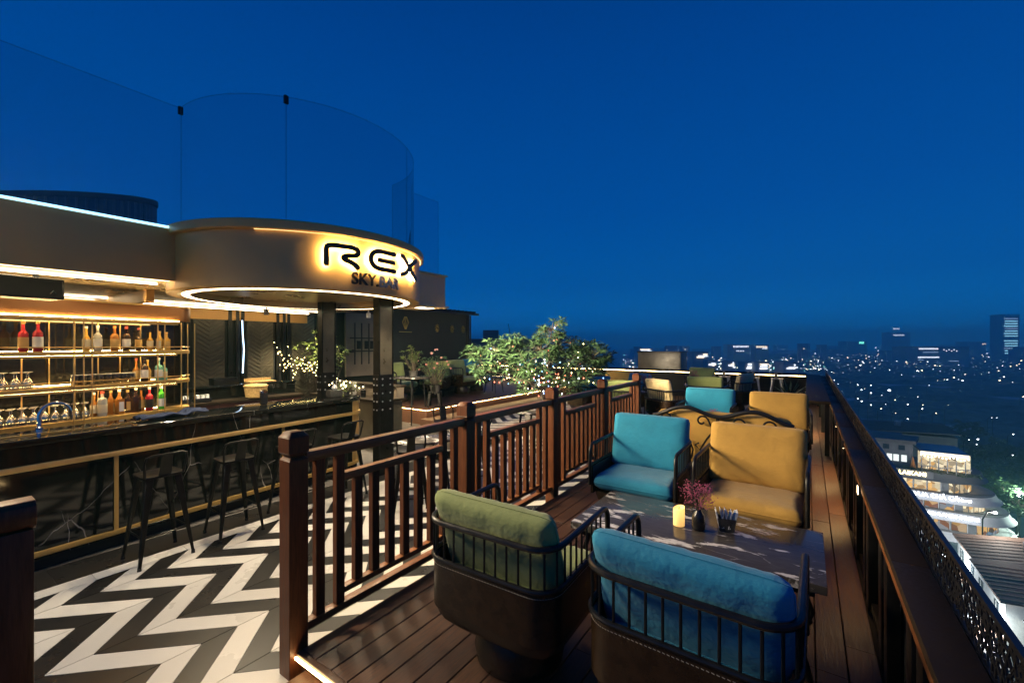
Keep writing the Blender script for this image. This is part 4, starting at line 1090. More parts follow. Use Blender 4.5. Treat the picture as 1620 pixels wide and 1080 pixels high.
# ---- bar stools
def make_stool(m_, label, group):
    s = thing('bar_stool', label, 'stool', group=group); H = .755
    m = MB(); q = []
    for k in range(24):
        a = 2*PI*k/24; c_, s_ = math.cos(a), math.sin(a); f = (abs(c_)**7+abs(s_)**7)**(-1/7); q.append((c_*f*.155, s_*f*.155))
    m.prism(q, H-.022, H); m.build('seat', m_, s, bevel=.006)
    for sx in (-1, 1):
        for sy in (-1, 1):
            T = Vector((sx*.130, sy*.130, H-.024)); B = Vector((sx*.205, sy*.205, .0))
            m = MB()
            def ring(p, w): return [(p.x, p.y, p.z), (p.x-sx*w, p.y, p.z), (p.x-sx*w, p.y-sy*w*.25, p.z), (p.x-sx*w*.25, p.y-sy*w, p.z)]
            def quad(p, w): return [(p.x, p.y, p.z), (p.x-sx*w, p.y, p.z), (p.x-sx*w*.8, p.y-sy*w*.8, p.z), (p.x, p.y-sy*w, p.z)]
            m.hexa(quad(B, .022), quad(T, .058)); m.build('leg', m_, s, bevel=.003, segs=1)
            MB().lathe([(.017,0),(.014,.03)], 8, (B.x-sx*.011, B.y-sy*.011, -.001)).build('foot', M['ceramic_b'], s)
    zf = .25; k_ = .130+.075*(1-zf/.731)-.012
    for a, b in (((-k_,-k_),(k_,-k_)), ((k_,-k_),(k_,k_)), ((k_,k_),(-k_,k_)), ((-k_,k_),(-k_,-k_))):
        MB().tube([(a[0],a[1],zf),(b[0],b[1],zf)], .008, 6).build('footrest', m_, s)
    MB().tube([(-.14,-.135,H-.01),(-.152,-.165,H+.12),(-.145,-.19,H+.175),(-.11,-.20,H+.19),(.11,-.20,H+.19),(.145,-.19,H+.175),(.152,-.165,H+.12),(.14,-.135,H-.01)], .010, 8).build('back_tube', m_, s, smooth=True)
    m = MB(); m.hexa([(-.048,-.146,H-.01),(.048,-.146,H-.01),(.048,-.140,H-.01),(-.048,-.140,H-.01)], [(-.040,-.207,H+.185),(.040,-.207,H+.185),(.040,-.200,H+.185),(-.040,-.200,H+.185)])
    m.build('back_slat', m_, s, bevel=.002, segs=1)
    return s
stool0 = make_stool(M['gun_metal'], 'dark metal bar stool with low back, first along the bar after the gate post', 'metal stools along the marble bar')
stool0.location = (-4.82, 1.385, FZ); stool0.rotation_euler = (0, 0, math.radians(92))
for i, (y, w_) in enumerate(((2.005, 'second'), (2.63, 'third'), (3.26, 'fourth'))):
    dup(stool0, f'dark metal bar stool with low back, {w_} along the bar after the gate post', (-4.82, y, FZ), math.radians(88+i*3))
def stool(x, y, z, rz, label, group, m_=None):
    return dup(stool0, label, (x, y, z), math.radians(rz), m_, group)
GS = {M['gun_metal']: M['grey_metal']}
TS = 'dark metal stools among the tables on the tiles'
stool(-3.55, 4.30, FZ, 140, 'dark metal stool on the railing side of the round table near the bar end', TS)
stool(-3.62, 3.28, FZ, 50, 'dark metal stool under the front of the round table near the bar end', TS)
stool(-4.5, 4.75, FZ, 230, 'dark metal stool on the column side of the round table near the bar end', TS)
stool(hp_.x-.1, hp_.y-.75, FZ, 0, 'dark metal stool pulled up to the high round table', TS)
fp = at(688, 668, 1.9); stool(fp.x, fp.y, FZ, 35, 'dark metal stool carrying the potted rose bush', TS)
EG = 'grey metal stools at the end wall ledge'
stool(-2.15, 14.9, 0, 0, 'grey metal stool at the end ledge beside the sage armchair', EG, GS)
stool(-1.35, 14.9, 0, 3, 'grey metal stool at the middle of the end ledge', EG, GS)
stool(-.75, 14.85, 0, -4, 'grey metal stool at the end ledge beside the corner', EG, GS)

# ================================================================== TABLE THINGS
def candle(loc, label, h=.115, r=.036):
    c = thing('candle', label, 'candle', loc)
    m = MB(); n = 24
    m._add([(r*math.cos(2*PI*k/n), r*math.sin(2*PI*k/n), 0) for k in range(n)]+[(r*math.cos(2*PI*k/n), r*math.sin(2*PI*k/n), h+.012*math.sin(2*PI*k/n+.8)) for k in range(n)]+
           [(.8*r*math.cos(2*PI*k/n), .8*r*math.sin(2*PI*k/n), h-.012) for k in range(n)],
           [(k, (k+1) % n, n+(k+1) % n, n+k) for k in range(n)]+[(n+k, n+(k+1) % n, 2*n+(k+1) % n, 2*n+k) for k in range(n)]+[tuple(range(2*n, 3*n)), tuple(range(n-1, -1, -1))])
    m.build('wax', M['wax'], c, smooth=True, ang=40)
    MB().tube([(0,0,h-.012),(.002,0,h+.006)], .0025, 5).build('wick', M['ceramic_b'], c)
    return c
wx = bpy.data.materials.new('glowing wax'); wx.use_nodes = True
N, L = wx.node_tree.nodes, wx.node_tree.links; b = N['Principled BSDF']; b.inputs['Base Color'].default_value = (.8,.55,.25,1); b.inputs['Roughness'].default_value = .5
tcn = N.new('ShaderNodeTexCoord'); sp_ = N.new('ShaderNodeSeparateXYZ'); mr = N.new('ShaderNodeMapRange'); L.new(tcn.outputs['Object'], sp_.inputs[0]); L.new(sp_.outputs['Z'], mr.inputs[0])
mr.inputs[1].default_value = 0; mr.inputs[2].default_value = .10; mr.inputs[3].default_value = .75; mr.inputs[4].default_value = 1.5
b.inputs['Emission Color'].default_value = (1,.56,.15,1); L.new(mr.outputs[0], b.inputs['Emission Strength'])
M['wax'] = wx
def tabletop(px, py): p = at(px, py, EYE-TZ); return (p.x, p.y, TZ+.001)
candle(tabletop(1074, 830), 'glowing LED candle standing on the near marble table')
def vase(loc, label, s=1.0, seed=1):
    v = thing('flower_vase', label, 'vase', loc); rnd = random.Random(seed)
    MB().lathe([(.034*s,0),(.041*s,.008*s),(.042*s,.06*s),(.036*s,.095*s),(.020*s,.118*s),(.017*s,.130*s),(.013*s,.130*s),(.013*s,.11*s)], 20).build('body', M['ceramic_b'], v, smooth=True)
    ms, mf = MB(), MB()
    for k in range(60):
        a = rnd.uniform(0, 2*PI); r = (rnd.random()**.55)*.095*s; z = rnd.uniform(.19, .315)*s-.35*r
        b0 = Vector((0,0,.12*s)); e = Vector((r*math.cos(a), r*math.sin(a), z)); mid = b0.lerp(e, .5)+Vector((0,0,.015*s))
        ms.tube([b0, mid, e], .0011*s, 3)
        for q in range(9):
            d_ = Vector((rnd.gauss(0,.014), rnd.gauss(0,.014), rnd.gauss(0,.014)))*s
            mf.ball(e+d_, rnd.uniform(.0022,.0048)*s, 5, 3)
    ms.build('stems', M['stem'], v); stuff(mf.build('blossoms', M['pink'], v))
    return v
vase(tabletop(1105, 837), 'black vase of pink dried flowers between candle and napkin basket')
def napkins(loc, label, rz=.25):
    b = thing('napkin_basket', label, 'basket', loc, rz)
    m = MB(); a0, a1, b0, b1, h = .042, .055, .034, .044, .085
    m._add([(-a0,-b0,0),(a0,-b0,0),(a0,b0,0),(-a0,b0,0),(-a1,-b1,h),(a1,-b1,h),(a1,b1,h),(-a1,b1,h),(-a1+.004,-b1+.004,h),(a1-.004,-b1+.004,h),(a1-.004,b1-.004,h),(-a1+.004,b1-.004,h),(-a0,-b0,.01),(a0,-b0,.01),(a0,b0,.01),(-a0,b0,.01)],
           [(3,2,1,0)]+[(i, (i+1) % 4, 4+(i+1) % 4, 4+i) for i in range(4)]+[(4+i, 4+(i+1) % 4, 8+(i+1) % 4, 8+i) for i in range(4)]+[(8+i, 8+(i+1) % 4, 12+(i+1) % 4, 12+i) for i in range(4)]+[(12,13,14,15)])
    m.build('basket', M['wicker'], b)
    rnd = random.Random(4)
    for k in range(11):
        x = -.044+.0088*k; t = rnd.uniform(-.2,.2)+(k-5)*.02
        m = MB(); m.m = Matrix.Translation((x, rnd.uniform(-.005,.005), .02)) @ Matrix.Rotation(t, 4, 'Y') @ Matrix.Rotation(rnd.uniform(-.12,.12), 4, 'X')
        m.box(-.0022, .0022, -.034, .034, 0, .105+rnd.uniform(-.008,.014)); m.build('napkin', M['paper'], b)
    return b
napkins(tabletop(1149, 838), 'black wicker basket of white napkins on the near marble table')
# the far tables
vase((-1.05, 6.5, TZ+.001), 'black vase of pink dried flowers on the table behind the bench', 1.0, 3)
vase((-3.05, 9.75, .701), 'black vase of pink flowers on the round table past the railing', 1.25, 5)
vase((-2.5, 12.1, .701), 'black vase of pink flowers on the table toward the end wall', 1.25, 8)
candle((-2.85, 9.75, .701), 'glowing candle in front of the menu on the round table past the railing', .16, .05)
candle((-2.2, 12.2, .701), 'glowing candle on the table toward the end wall', .13, .04)
mn = thing('menu_card', 'white folded menu card on the round table past the railing', 'menu', (-2.74, 9.98, .701), .5)
m = MB(); m.hexa([(-.07,-.03,0),(.07,-.03,0),(.07,-.026,0),(-.07,-.026,0)], [(-.07,-.002,.2),(.07,-.002,.2),(.07,.0,.2),(-.07,.0,.2)]); m.build('front_leaf', M['paper'], mn)
m = MB(); m.hexa([(-.07,.026,0),(.07,.026,0),(.07,.03,0),(-.07,.03,0)], [(-.07,.001,.2),(.07,.001,.2),(.07,.003,.2),(-.07,.003,.2)]); m.build('back_leaf', M['paper'], mn)
napkins((-2.1, 11.95, .701), 'napkin basket on the table toward the end wall', .1)

# ================================================================== PLANTS
def leaf(mb, base, dirv, L, W, rnd, droop=.35):
    d_ = dirv.normalized(); side = d_.cross(Vector((0,0,1)))
    if side.length < 1e-3: side = Vector((1,0,0))
    side.normalize(); tw = rnd.uniform(-.5,.5); side = (side+Vector((0,0,tw))).normalized()
    p1 = base+d_*L*.45+Vector((0,0,-droop*L*.10)); p2 = base+d_*L+Vector((0,0,-droop*L*.5))
    nrm = d_.cross(side)*W*.18
    mb._add([base, p1+side*W/2+nrm, p1, p1-side*W/2+nrm, p2], [(0,1,2),(0,2,3),(1,4,2),(2,4,3)])
def rosette(mb, c, rnd, n, L, W, up):
    for k in range(n):
        a = 2*PI*k/n+rnd.uniform(-.4,.4); el = rnd.uniform(-.35, .95)
        dv = Vector((math.cos(a)*math.cos(el), math.sin(a)*math.cos(el), math.sin(el)))+up*.45
        leaf(mb, c+dv*.015, dv, L*rnd.uniform(.7,1.15), W*rnd.uniform(.8,1.2), rnd, .75)
def limb(mb, a, b, r0, r1, rnd, seg=5, wob=.06):
    pts = []
    for k in range(seg+1):
        t = k/seg; p = a.lerp(b, t)
        if 0 < k < seg: p = p+Vector((rnd.uniform(-wob,wob), rnd.uniform(-wob,wob), rnd.uniform(-wob,wob)*.5))
        pts.append(p)
    mb.tube(pts, [r0+(r1-r0)*k/seg for k in range(seg+1)], 7)
    return pts
bulb_mesh = {}
def bulbs(parent, pts, mats_w, r=.011, seed=0):
    rnd = random.Random(seed)
    for p in pts:
        k = rnd.choice(mats_w)
        key = (k, r)
        if key not in bulb_mesh: bulb_mesh[key] = MB().ball((0,0,0), r, 6, 4, 1.25).mesh('bulb', M[k], smooth=True)
        link('bulb', bulb_mesh[key], parent, p)

# ---- the large potted tree wound with coloured fairy lights
rnd = random.Random(21)
base = Vector((-4.55, 7.75, FZ))
tree = thing('potted_tree', 'broad leafy potted tree wound with coloured fairy lights behind the railing', 'tree', base)
MB().lathe([(.26,0),(.30,.03),(.38,.42),(.40,.46),(.36,.46),(.34,.40),(.001,.38)], 24).build('pot', M['pot'], tree, smooth=True, ang=40)
trunk, crown = MB(), MB()
fork = Vector((.02,.03,1.0)); limb(trunk, Vector((0,0,.38)), fork, .06, .05, rnd, 5, .03)
right = Vector((CS, SN, 0)); fwd = Vector((-SN, CS, 0))
# crown blobs: (offset to the photo's right, offset away, height above floor, radius)
blobs = [(.18,0,2.22,.34),(.30,.05,1.95,.36),(-.02,-.05,1.80,.34),(-.62,.1,1.95,.34),(-.95,0,1.78,.30),(-1.35,.1,1.72,.24),(-1.15,-.1,1.38,.26),(-.75,-.1,1.55,.30),
         (.55,-.1,1.62,.32),(.10,-.2,1.45,.32),(-.35,-.2,1.50,.32),(.95,.1,1.78,.26),(1.05,0,1.45,.26),(.75,-.15,1.20,.24),(-.30,-.25,1.15,.26),(.35,-.3,1.08,.26),(1.25,.1,1.60,.20),(-.45,.25,1.75,.36),(.30,.35,1.75,.36),(.72,.15,1.60,.30),(.95,-.1,1.62,.28),(.60,.2,1.85,.26)]
tips = []
for bx, by, bz, br in blobs:
    c = right*bx*1.06+fwd*by+Vector((0,0,bz))
    pts = limb(trunk, fork+Vector((0,0,rnd.uniform(-.15,.05))), c, .026, .010, rnd, 6, .05); tips.append(pts)
    for k in range(22):
        v = Vector((rnd.gauss(0,1), rnd.gauss(0,1), rnd.gauss(0,.8))).normalized()*br*rnd.uniform(.35,1.05)
        e = c+v; trunk.tube([c, c+v*.5+Vector((0,0,.02)), e], [.008,.006,.004], 4)
        rosette(crown, e, rnd, 11, .175, .044, v.normalized()*.6+Vector((0,0,.3)))
trunk.build('trunk', M['bark'], tree, smooth=True); stuff(crown.build('crown', M['leaf'], tree))
lights = thing('fairy_lights', 'coloured fairy lights draped over the large potted tree', 'string lights', base)
bp = []
wire = MB()
for pts in tips:
    prev = None
    for k in range(5):
        t = rnd.uniform(.15, 1.0)*(len(pts)-1); i = int(min(t, len(pts)-2)); p = pts[i].lerp(pts[i+1], t-i)
        p = p+Vector((rnd.gauss(0,.10), rnd.gauss(0,.10)-.05, rnd.gauss(0,.09)))-fwd*.10
        bp.append(p)
        if prev is not None: wire.tube([prev, prev.lerp(p,.5)+Vector((0,0,-.03)), p], .002, 3)
        prev = p
for k in range(26):
    a = k*.9
    if k % 2: bp.append(Vector((.09*math.cos(a), .09*math.sin(a), .5+k*.03)))
    t = k/25; bp.append(right*(-1.3+2.5*t)-fwd*.28+Vector((0,0,1.18+.05*math.sin(k*1.3))))
wire.tube([right*(-1.3+2.5*k/25)-fwd*.28+Vector((0,0,1.195+.05*math.sin(k*1.3))) for k in range(26)], .002, 3)
wire.build('cable', M['ceramic_b'], lights)
bulbs(lights, bp, ['bulb_warm','bulb_warm','bulb_red','bulb_red','bulb_blue','bulb_white'], .0095, 5)

def bush(name, label, loc, h, rad, n, lm, L, W, seed, stem_h, pot_r, cat='plant', flowers=0, squash=1.0):
    r_ = random.Random(seed); t = thing(name, label, cat, loc)
    MB().lathe([(pot_r*.75,0),(pot_r,pot_r*1.2),(pot_r*1.06,pot_r*1.25),(pot_r*.9,pot_r*1.25),(pot_r*.85,pot_r*1.1),(.001,pot_r*1.08)], 16).build('pot', M['pot'], t, smooth=True, ang=40)
    st_, cr_ = MB(), MB(); c0 = Vector((0,0,pot_r*1.1))
    for k in range(n):
        v = Vector((r_.gauss(0,1), r_.gauss(0,1), r_.gauss(0,1)*squash)).normalized()*rad*r_.random()**.4
        e = Vector((v.x, v.y, stem_h+rad*squash*.8+v.z))
        limb(st_, c0+Vector((v.x,v.y,0))*.1, e, .008, .003, r_, 4, .02)
        rosette(cr_, e, r_, 9, L, W, v.normalized()*.6+Vector((0,0,.2)))
    st_.build('stems', M['bark'], t); stuff(cr_.build('foliage', lm, t))
    if flowers:
        fm = MB()
        for q in range(3): fm.lathe([(.008,-.01),(.030-.008*q,.004+.006*q),(.020-.006*q,.018+.006*q)], 8)
        fme = fm.mesh('rose', M['rose'], smooth=True)
        for k in range(flowers):
            v = Vector((r_.gauss(0,1), r_.gauss(0,1), r_.gauss(0,.8))).normalized()*rad*1.02
            v -= fwd*abs(v.dot(fwd))*1.2 if v.dot(fwd) > 0 else Vector()
            link('rose', fme, t, (v.x, v.y, stem_h+rad*.8+v.z), (r_.uniform(.8,1.5), 0, r_.uniform(-.6,.8)+YAW))
    return t
bush('rose_bush', 'potted bush with pale pink roses standing on a metal stool', (fp.x, fp.y, FZ+.7565), .9, .42, 60, M['leaf'], .085, .034, 3, .30, .13, 'plant', 13, .8)
bush('table_plant', 'bushy yellow green potted plant on the high round table', (hp_.x+.05, hp_.y, FZ+1.1315), .6, .30, 42, M['leaf2'], .080, .034, 6, .28, .11, 'plant', 0, .75)
lp = Vector((-9.15, 5.62, FZ))
bt = bush('lit_tree', 'yellow green potted tree with warm fairy lights inside the bar', lp, 1.9, .55, 80, M['leaf2'], .12, .045, 9, 1.35, .20, 'tree', 0, .75)
fl = thing('fairy_lights', 'warm fairy lights hanging on the tree inside the bar', 'string lights', lp)
pts = []; wire = MB(); prev = None
for k in range(46):
    t = k/45; a = -2.6+t*5; p = right*(-.75+1.2*t)-fwd*.45+Vector((0,0,1.75-.55*t+.10*math.sin(k*.8)-.25*math.exp(-((t-.25)/.2)**2)))
    pts.append(p); pts.append(p+Vector((rnd.gauss(0,.10), rnd.gauss(0,.10), rnd.gauss(0,.14)+.10)))
    if prev is not None: wire.tube([prev, p], .002, 3)
    prev = p
wire.build('cable', M['ceramic_b'], fl); bulbs(fl, pts, ['bulb_tree'], .0065, 2)
bush('leafy_pot', 'low green plant with tiny lights at the curved bar end', bar_pt(-.33, 3.56, 1.1215), .3, .15, 26, M['leaf2'], .055, .022, 12, .04, .05, 'plant', 0, .6)
fl = thing('fairy_lights', 'warm fairy lights on the low plant at the curved bar end', 'string lights', bar_pt(-.33, 3.56, 1.1215))
bulbs(fl, [Vector((rnd.gauss(0,.10), rnd.gauss(0,.10), rnd.uniform(.08,.22))) for k in range(16)], ['bulb_warm'], .008, 3)
MB().tube([(.1*math.cos(k), .1*math.sin(k), .09+.01*k) for k in range(10)], .002, 3).build('cable', M['ceramic_b'], fl)
# dark spiky plant by the end wall
r_ = random.Random(8); sp2 = thing('spiky_plant', 'dark spiky potted plant by the end wall near the stools', 'plant', (-.42, 14.1, 0))
MB().lathe([(.16,0),(.2,.3),(.18,.3),(.001,.27)], 16).build('pot', M['pot'], sp2, smooth=True, ang=40)
m = MB()
for k in range(34):
    a = r_.uniform(0, 2*PI); el = r_.uniform(.5, 1.45); dv = Vector((math.cos(a)*math.cos(el), math.sin(a)*math.cos(el), math.sin(el)))
    leaf(m, Vector((0,0,.28)), dv, r_.uniform(.45,.75), .05, r_, .3)
m.build('leaves', M['leaf'], sp2)

# ---- utility box on the end wall and mast behind it
ub = thing('roof_cabinet', 'plain dark roof cabinet beyond the end wall', 'cabinet', (-4.3, 16.5, FZ-.0115))
MB().box(-1.0, .55, -.4, .6, 0, 1.62).build('body', M['black_panel'], ub, bevel=.02)
MB().box(-1.03, .58, -.43, .63, 1.621, 1.66).build('lid', M['gun_metal'], ub, bevel=.005)

# ================================================================== LAMPS of the bar
def lamp(name, kind, loc, energy, col, parent=None, size=.05, spot=None, target=None, blend=.5):
    ld = bpy.data.lights.new(name, kind); ld.energy = energy; ld.color = col
    if kind == 'SPOT': ld.spot_size = math.radians(spot); ld.spot_blend = blend
    if kind != 'SUN': ld.shadow_soft_size = size
    o = bpy.data.objects.new(name, ld); COL.objects.link(o); o.location = loc
    if target is not None: o.rotation_euler = (Vector(target)-Vector(loc)).to_track_quat('-Z', 'Y').to_euler()
    if parent: o.parent = parent
    return o
WARM = (1, .76, .46)
def floodlight(loc, target, energy, label, spot=110, col=WARM):
    t = thing('floodlight', label, 'floodlight', loc)
    v = Vector(target)-Vector(loc); R = v.to_track_quat('Y', 'Z').to_euler()
    h = MB().box(-.09, .09, -.07, .03, -.06, .06).build('housing', M['black_metal'], t, bevel=.008); h.rotation_euler = R
    l = MB().box(-.075, .075, .031, .034, -.045, .045).build('lens', M['down'], t); l.rotation_euler = R
    MB().box(-.02, .02, -.02, .02, -.13, -.05).build('bracket', M['black_metal'], t)
    lamp('flood_beam', 'SPOT', (v.normalized()*.06), energy, col, t, .42, spot, None).rotation_euler = v.to_track_quat('-Z', 'Y').to_euler()
    return t
floodlight((-5.42, -.02, 3.12), (-.7, 2.4, .4), 800, 'black floodlight on the roof edge turned to the armchairs', 60)
floodlight((-5.42, -.42, 3.12), (-3.4, 1.2, 0), 330, 'black floodlight on the roof edge turned to the tiled floor', 85, (1,.93,.80))
def panel_spot(loc, target, energy, label, spot=100, size=.75):
    t = thing('panel_light', label, 'light', loc); v = Vector(target)-Vector(loc)
    MB().box(-.11, .11, -.16, .16, -.006, .0).build('lens', M['down'], t)
    MB().tube([(-.115,-.165,-.004),(.115,-.165,-.004),(.115,.165,-.004),(-.115,.165,-.004)], .006, 6, closed=True).build('frame', M['chrome'], t)
    l = lamp('panel_beam', 'SPOT', (0,0,-.03), energy, (1,.80,.52), t, size, spot); l.rotation_euler = v.to_track_quat('-Z', 'Y').to_euler()
    return t
panel_spot((-4.62, 2.36, ZB+.088), (-.5, 4.0, .3), 900, 'bright rectangular light panel in the soffit by the bar stools', 75)
panel_spot((-4.58, 3.30, ZB+.088), (-.6, 5.4, .3), 1000, 'bright rectangular light panel in the soffit below the sign', 85)
panel_spot((-5.60, 5.40, 2.404), (-2.4, 10.8, .8), 4200, 'bright light panel under the pale end fascia', 80)
panel_spot((-5.75, 4.75, 2.404), (-7.6, 9.2, .6), 2000, 'bright light panel under the fascia turned to the lounge', 80)
for k, (y, lab) in enumerate(((4.0, 'small amber light under the coping beside the near mustard armchair'), (5.75, 'small amber light under the coping beside the scroll bench'), (7.2, 'small amber light under the coping beside the far mustard armchair'), (10.2, 'small amber light added under the ledge to brighten the far seats'))):  # the last one, under the ledge, is added to brighten the far seats
    t = thing('parapet_light', lab, 'light', (.300 if y < 8 else -.048, y, .66 if y < 8 else .75))
    MB().box(.0, .020, -.035, .035, 0, .07).build('housing', M['black_metal'], t, bevel=.004); (MB().box(-.003, -.0005, -.028, .028, .008, .062) if k == 0 else MB().box(.004, .016, -.028, .028, -.003, -.0005)).build('lens', M['led_warm'], t)
    lamp('parapet_beam', 'SPOT', (-.03, 0, -.01), (6, 30, 30, 60)[k], (1,.60,.22), t, .03, 130).rotation_euler = Vector((-.55, 0, -1)).to_track_quat('-Z', 'Y').to_euler()
def downlight(x, y, z, energy, label, spot=120):
    t = thing('downlight', label, 'downlight', (x, y, z), 0, 'downlights in the canopy soffit')
    MB().lathe([(.045,-.004),(.055,-.006),(.058,0)], 20).build('trim', M['chrome'], t, smooth=True)
    MB().lathe([(.001,-.003),(.044,-.003)], 20).build('lens', M['down'], t)
    lamp('down_beam', 'SPOT', (0,0,-.02), energy, (1,.82,.56), t, .04, spot, None)
    return t
for x, y in ((CX+.95, CY_-.45), (CX+.95, CY_+.55), (CX+.30, CY_-.95)):
    downlight(x, y, ZB+.088, 130, 'small round downlight in the canopy soffit')
for x, y in ((-7.9, 3.0), (-8.65, 5.1), (-7.6, 1.0), (-7.0, 5.2)):
    downlight(x, y, 2.45, 340, 'small round downlight in the ceiling over the bar')
# track spots under the ceiling
for x, y, lab in ((-8.1, 3.9, 'white track spot under the ceiling in front of the neon'), (-7.3, 5.5, 'white track spot beside the inner column')):
    t = thing('track_spot', lab, 'spotlight', (x, y, 2.45)); MB().box(-.01, .01, -.01, .01, -.06, 0).build('stem', M['white'], t)
    MB().lathe([(.04,-.16),(.045,-.07),(.03,-.06)], 14).build('head', M['white'], t, smooth=True); MB().lathe([(.001,-.159),(.036,-.159)], 14).build('lens', M['down'], t)

# ================================================================== THE CITY BELOW
GZ = ROOFZ
struct(MB().box(-3900, 3900, -600, 3900, GZ-2, GZ).build('city_ground', mat('city ground at night', (.30,.31,.32), .85, var=.35, scale=.02)))
struct(MB().box(27, 33.5, 20, 420, GZ+.004, GZ+.02).build('street', mat('street asphalt', (.05,.05,.05), .6, var=.2, scale=.4)))
M['c_dark'] = mat('dusky concrete', (.13,.13,.135), .8, var=.25, scale=.15)
M['c_far'] = mat('distant pale concrete', (.36,.37,.38), .85, var=.2, scale=.05)
M['c_pale'] = mat('pale concrete', (.36,.36,.36), .75, var=.18, scale=.3)
M['c_wall'] = mat('cream render', (.46,.46,.42), .8, var=.22, scale=.5)
M['roof_brown'] = mat('rusty sheet roof', (.17,.105,.075), .7, var=.35, scale=1.2)
M['roof_grey'] = mat('dark sheet roof', (.085,.08,.08), .7, var=.3, scale=1.2)
M['win_dark'] = mat('dark window glass', (.02,.03,.04), .12)
def lit_window(name, cols, strength, scale=.9):
    m_ = bpy.data.materials.new(name); m_.use_nodes = True; N, L = m_.node_tree.nodes, m_.node_tree.links; N.clear()
    o = N.new('ShaderNodeOutputMaterial'); e = N.new('ShaderNodeEmission'); tc = N.new('ShaderNodeTexCoord'); v = N.new('ShaderNodeTexVoronoi'); r = N.new('ShaderNodeValToRGB')
    v.inputs['Scale'].default_value = scale; L.new(tc.outputs['Object'], v.inputs['Vector']); sx = N.new('ShaderNodeSeparateColor'); L.new(v.outputs['Color'], sx.inputs[0]); L.new(sx.outputs[0], r.inputs[0])
    r.color_ramp.interpolation = 'LINEAR'
    for i, c in enumerate(cols):
        if i < 2: el = r.color_ramp.elements[i]; el.position = i/(len(cols)-1)
        else: el = r.color_ramp.elements.new(i/(len(cols)-1))
        el.color = (*c, 1)
    r.color_ramp.elements[-1].position = 1.0
    L.new(r.outputs[0], e.inputs[0]); e.inputs[1].default_value = strength; L.new(e.outputs[0], o.inputs[0])
    m_.cycles.emission_sampling = 'NONE'
    return m_
M['lit_shop'] = lit_window('lit shop interior', [(.9,.75,.5),(.12,.08,.05),(1,.85,.55),(.3,.16,.06),(.8,.45,.15)], 1.15, 1.4)
M['lit_cafe'] = lit_window('lit cafe interior', [(.35,.12,.05),(.08,.05,.03),(.7,.4,.12),(.12,.2,.3),(.25,.10,.05)], 1.0, 1.1)
M['lit_pale'] = lit_window('pale shop window', [(.30,.34,.32),(.10,.12,.13),(.42,.46,.42),(.22,.26,.26)], .9, .5)
M['lit_white'] = emit('white lit window', (.85,.92,.90), 1.2, False)
M['city_white'] = emit('white street light', (.85,.92,1), 9, False)
M['city_warm'] = emit('warm street light', (1,.82,.55), 8, False)
M['city_teal'] = emit('teal city light', (.2,1,.75), 4, False)
M['sign_white'] = emit('white shop sign', (.80,.86,1), 7, True)
M['sign_yellow'] = emit('yellow shop sign', (1,.80,.38), 7, True)

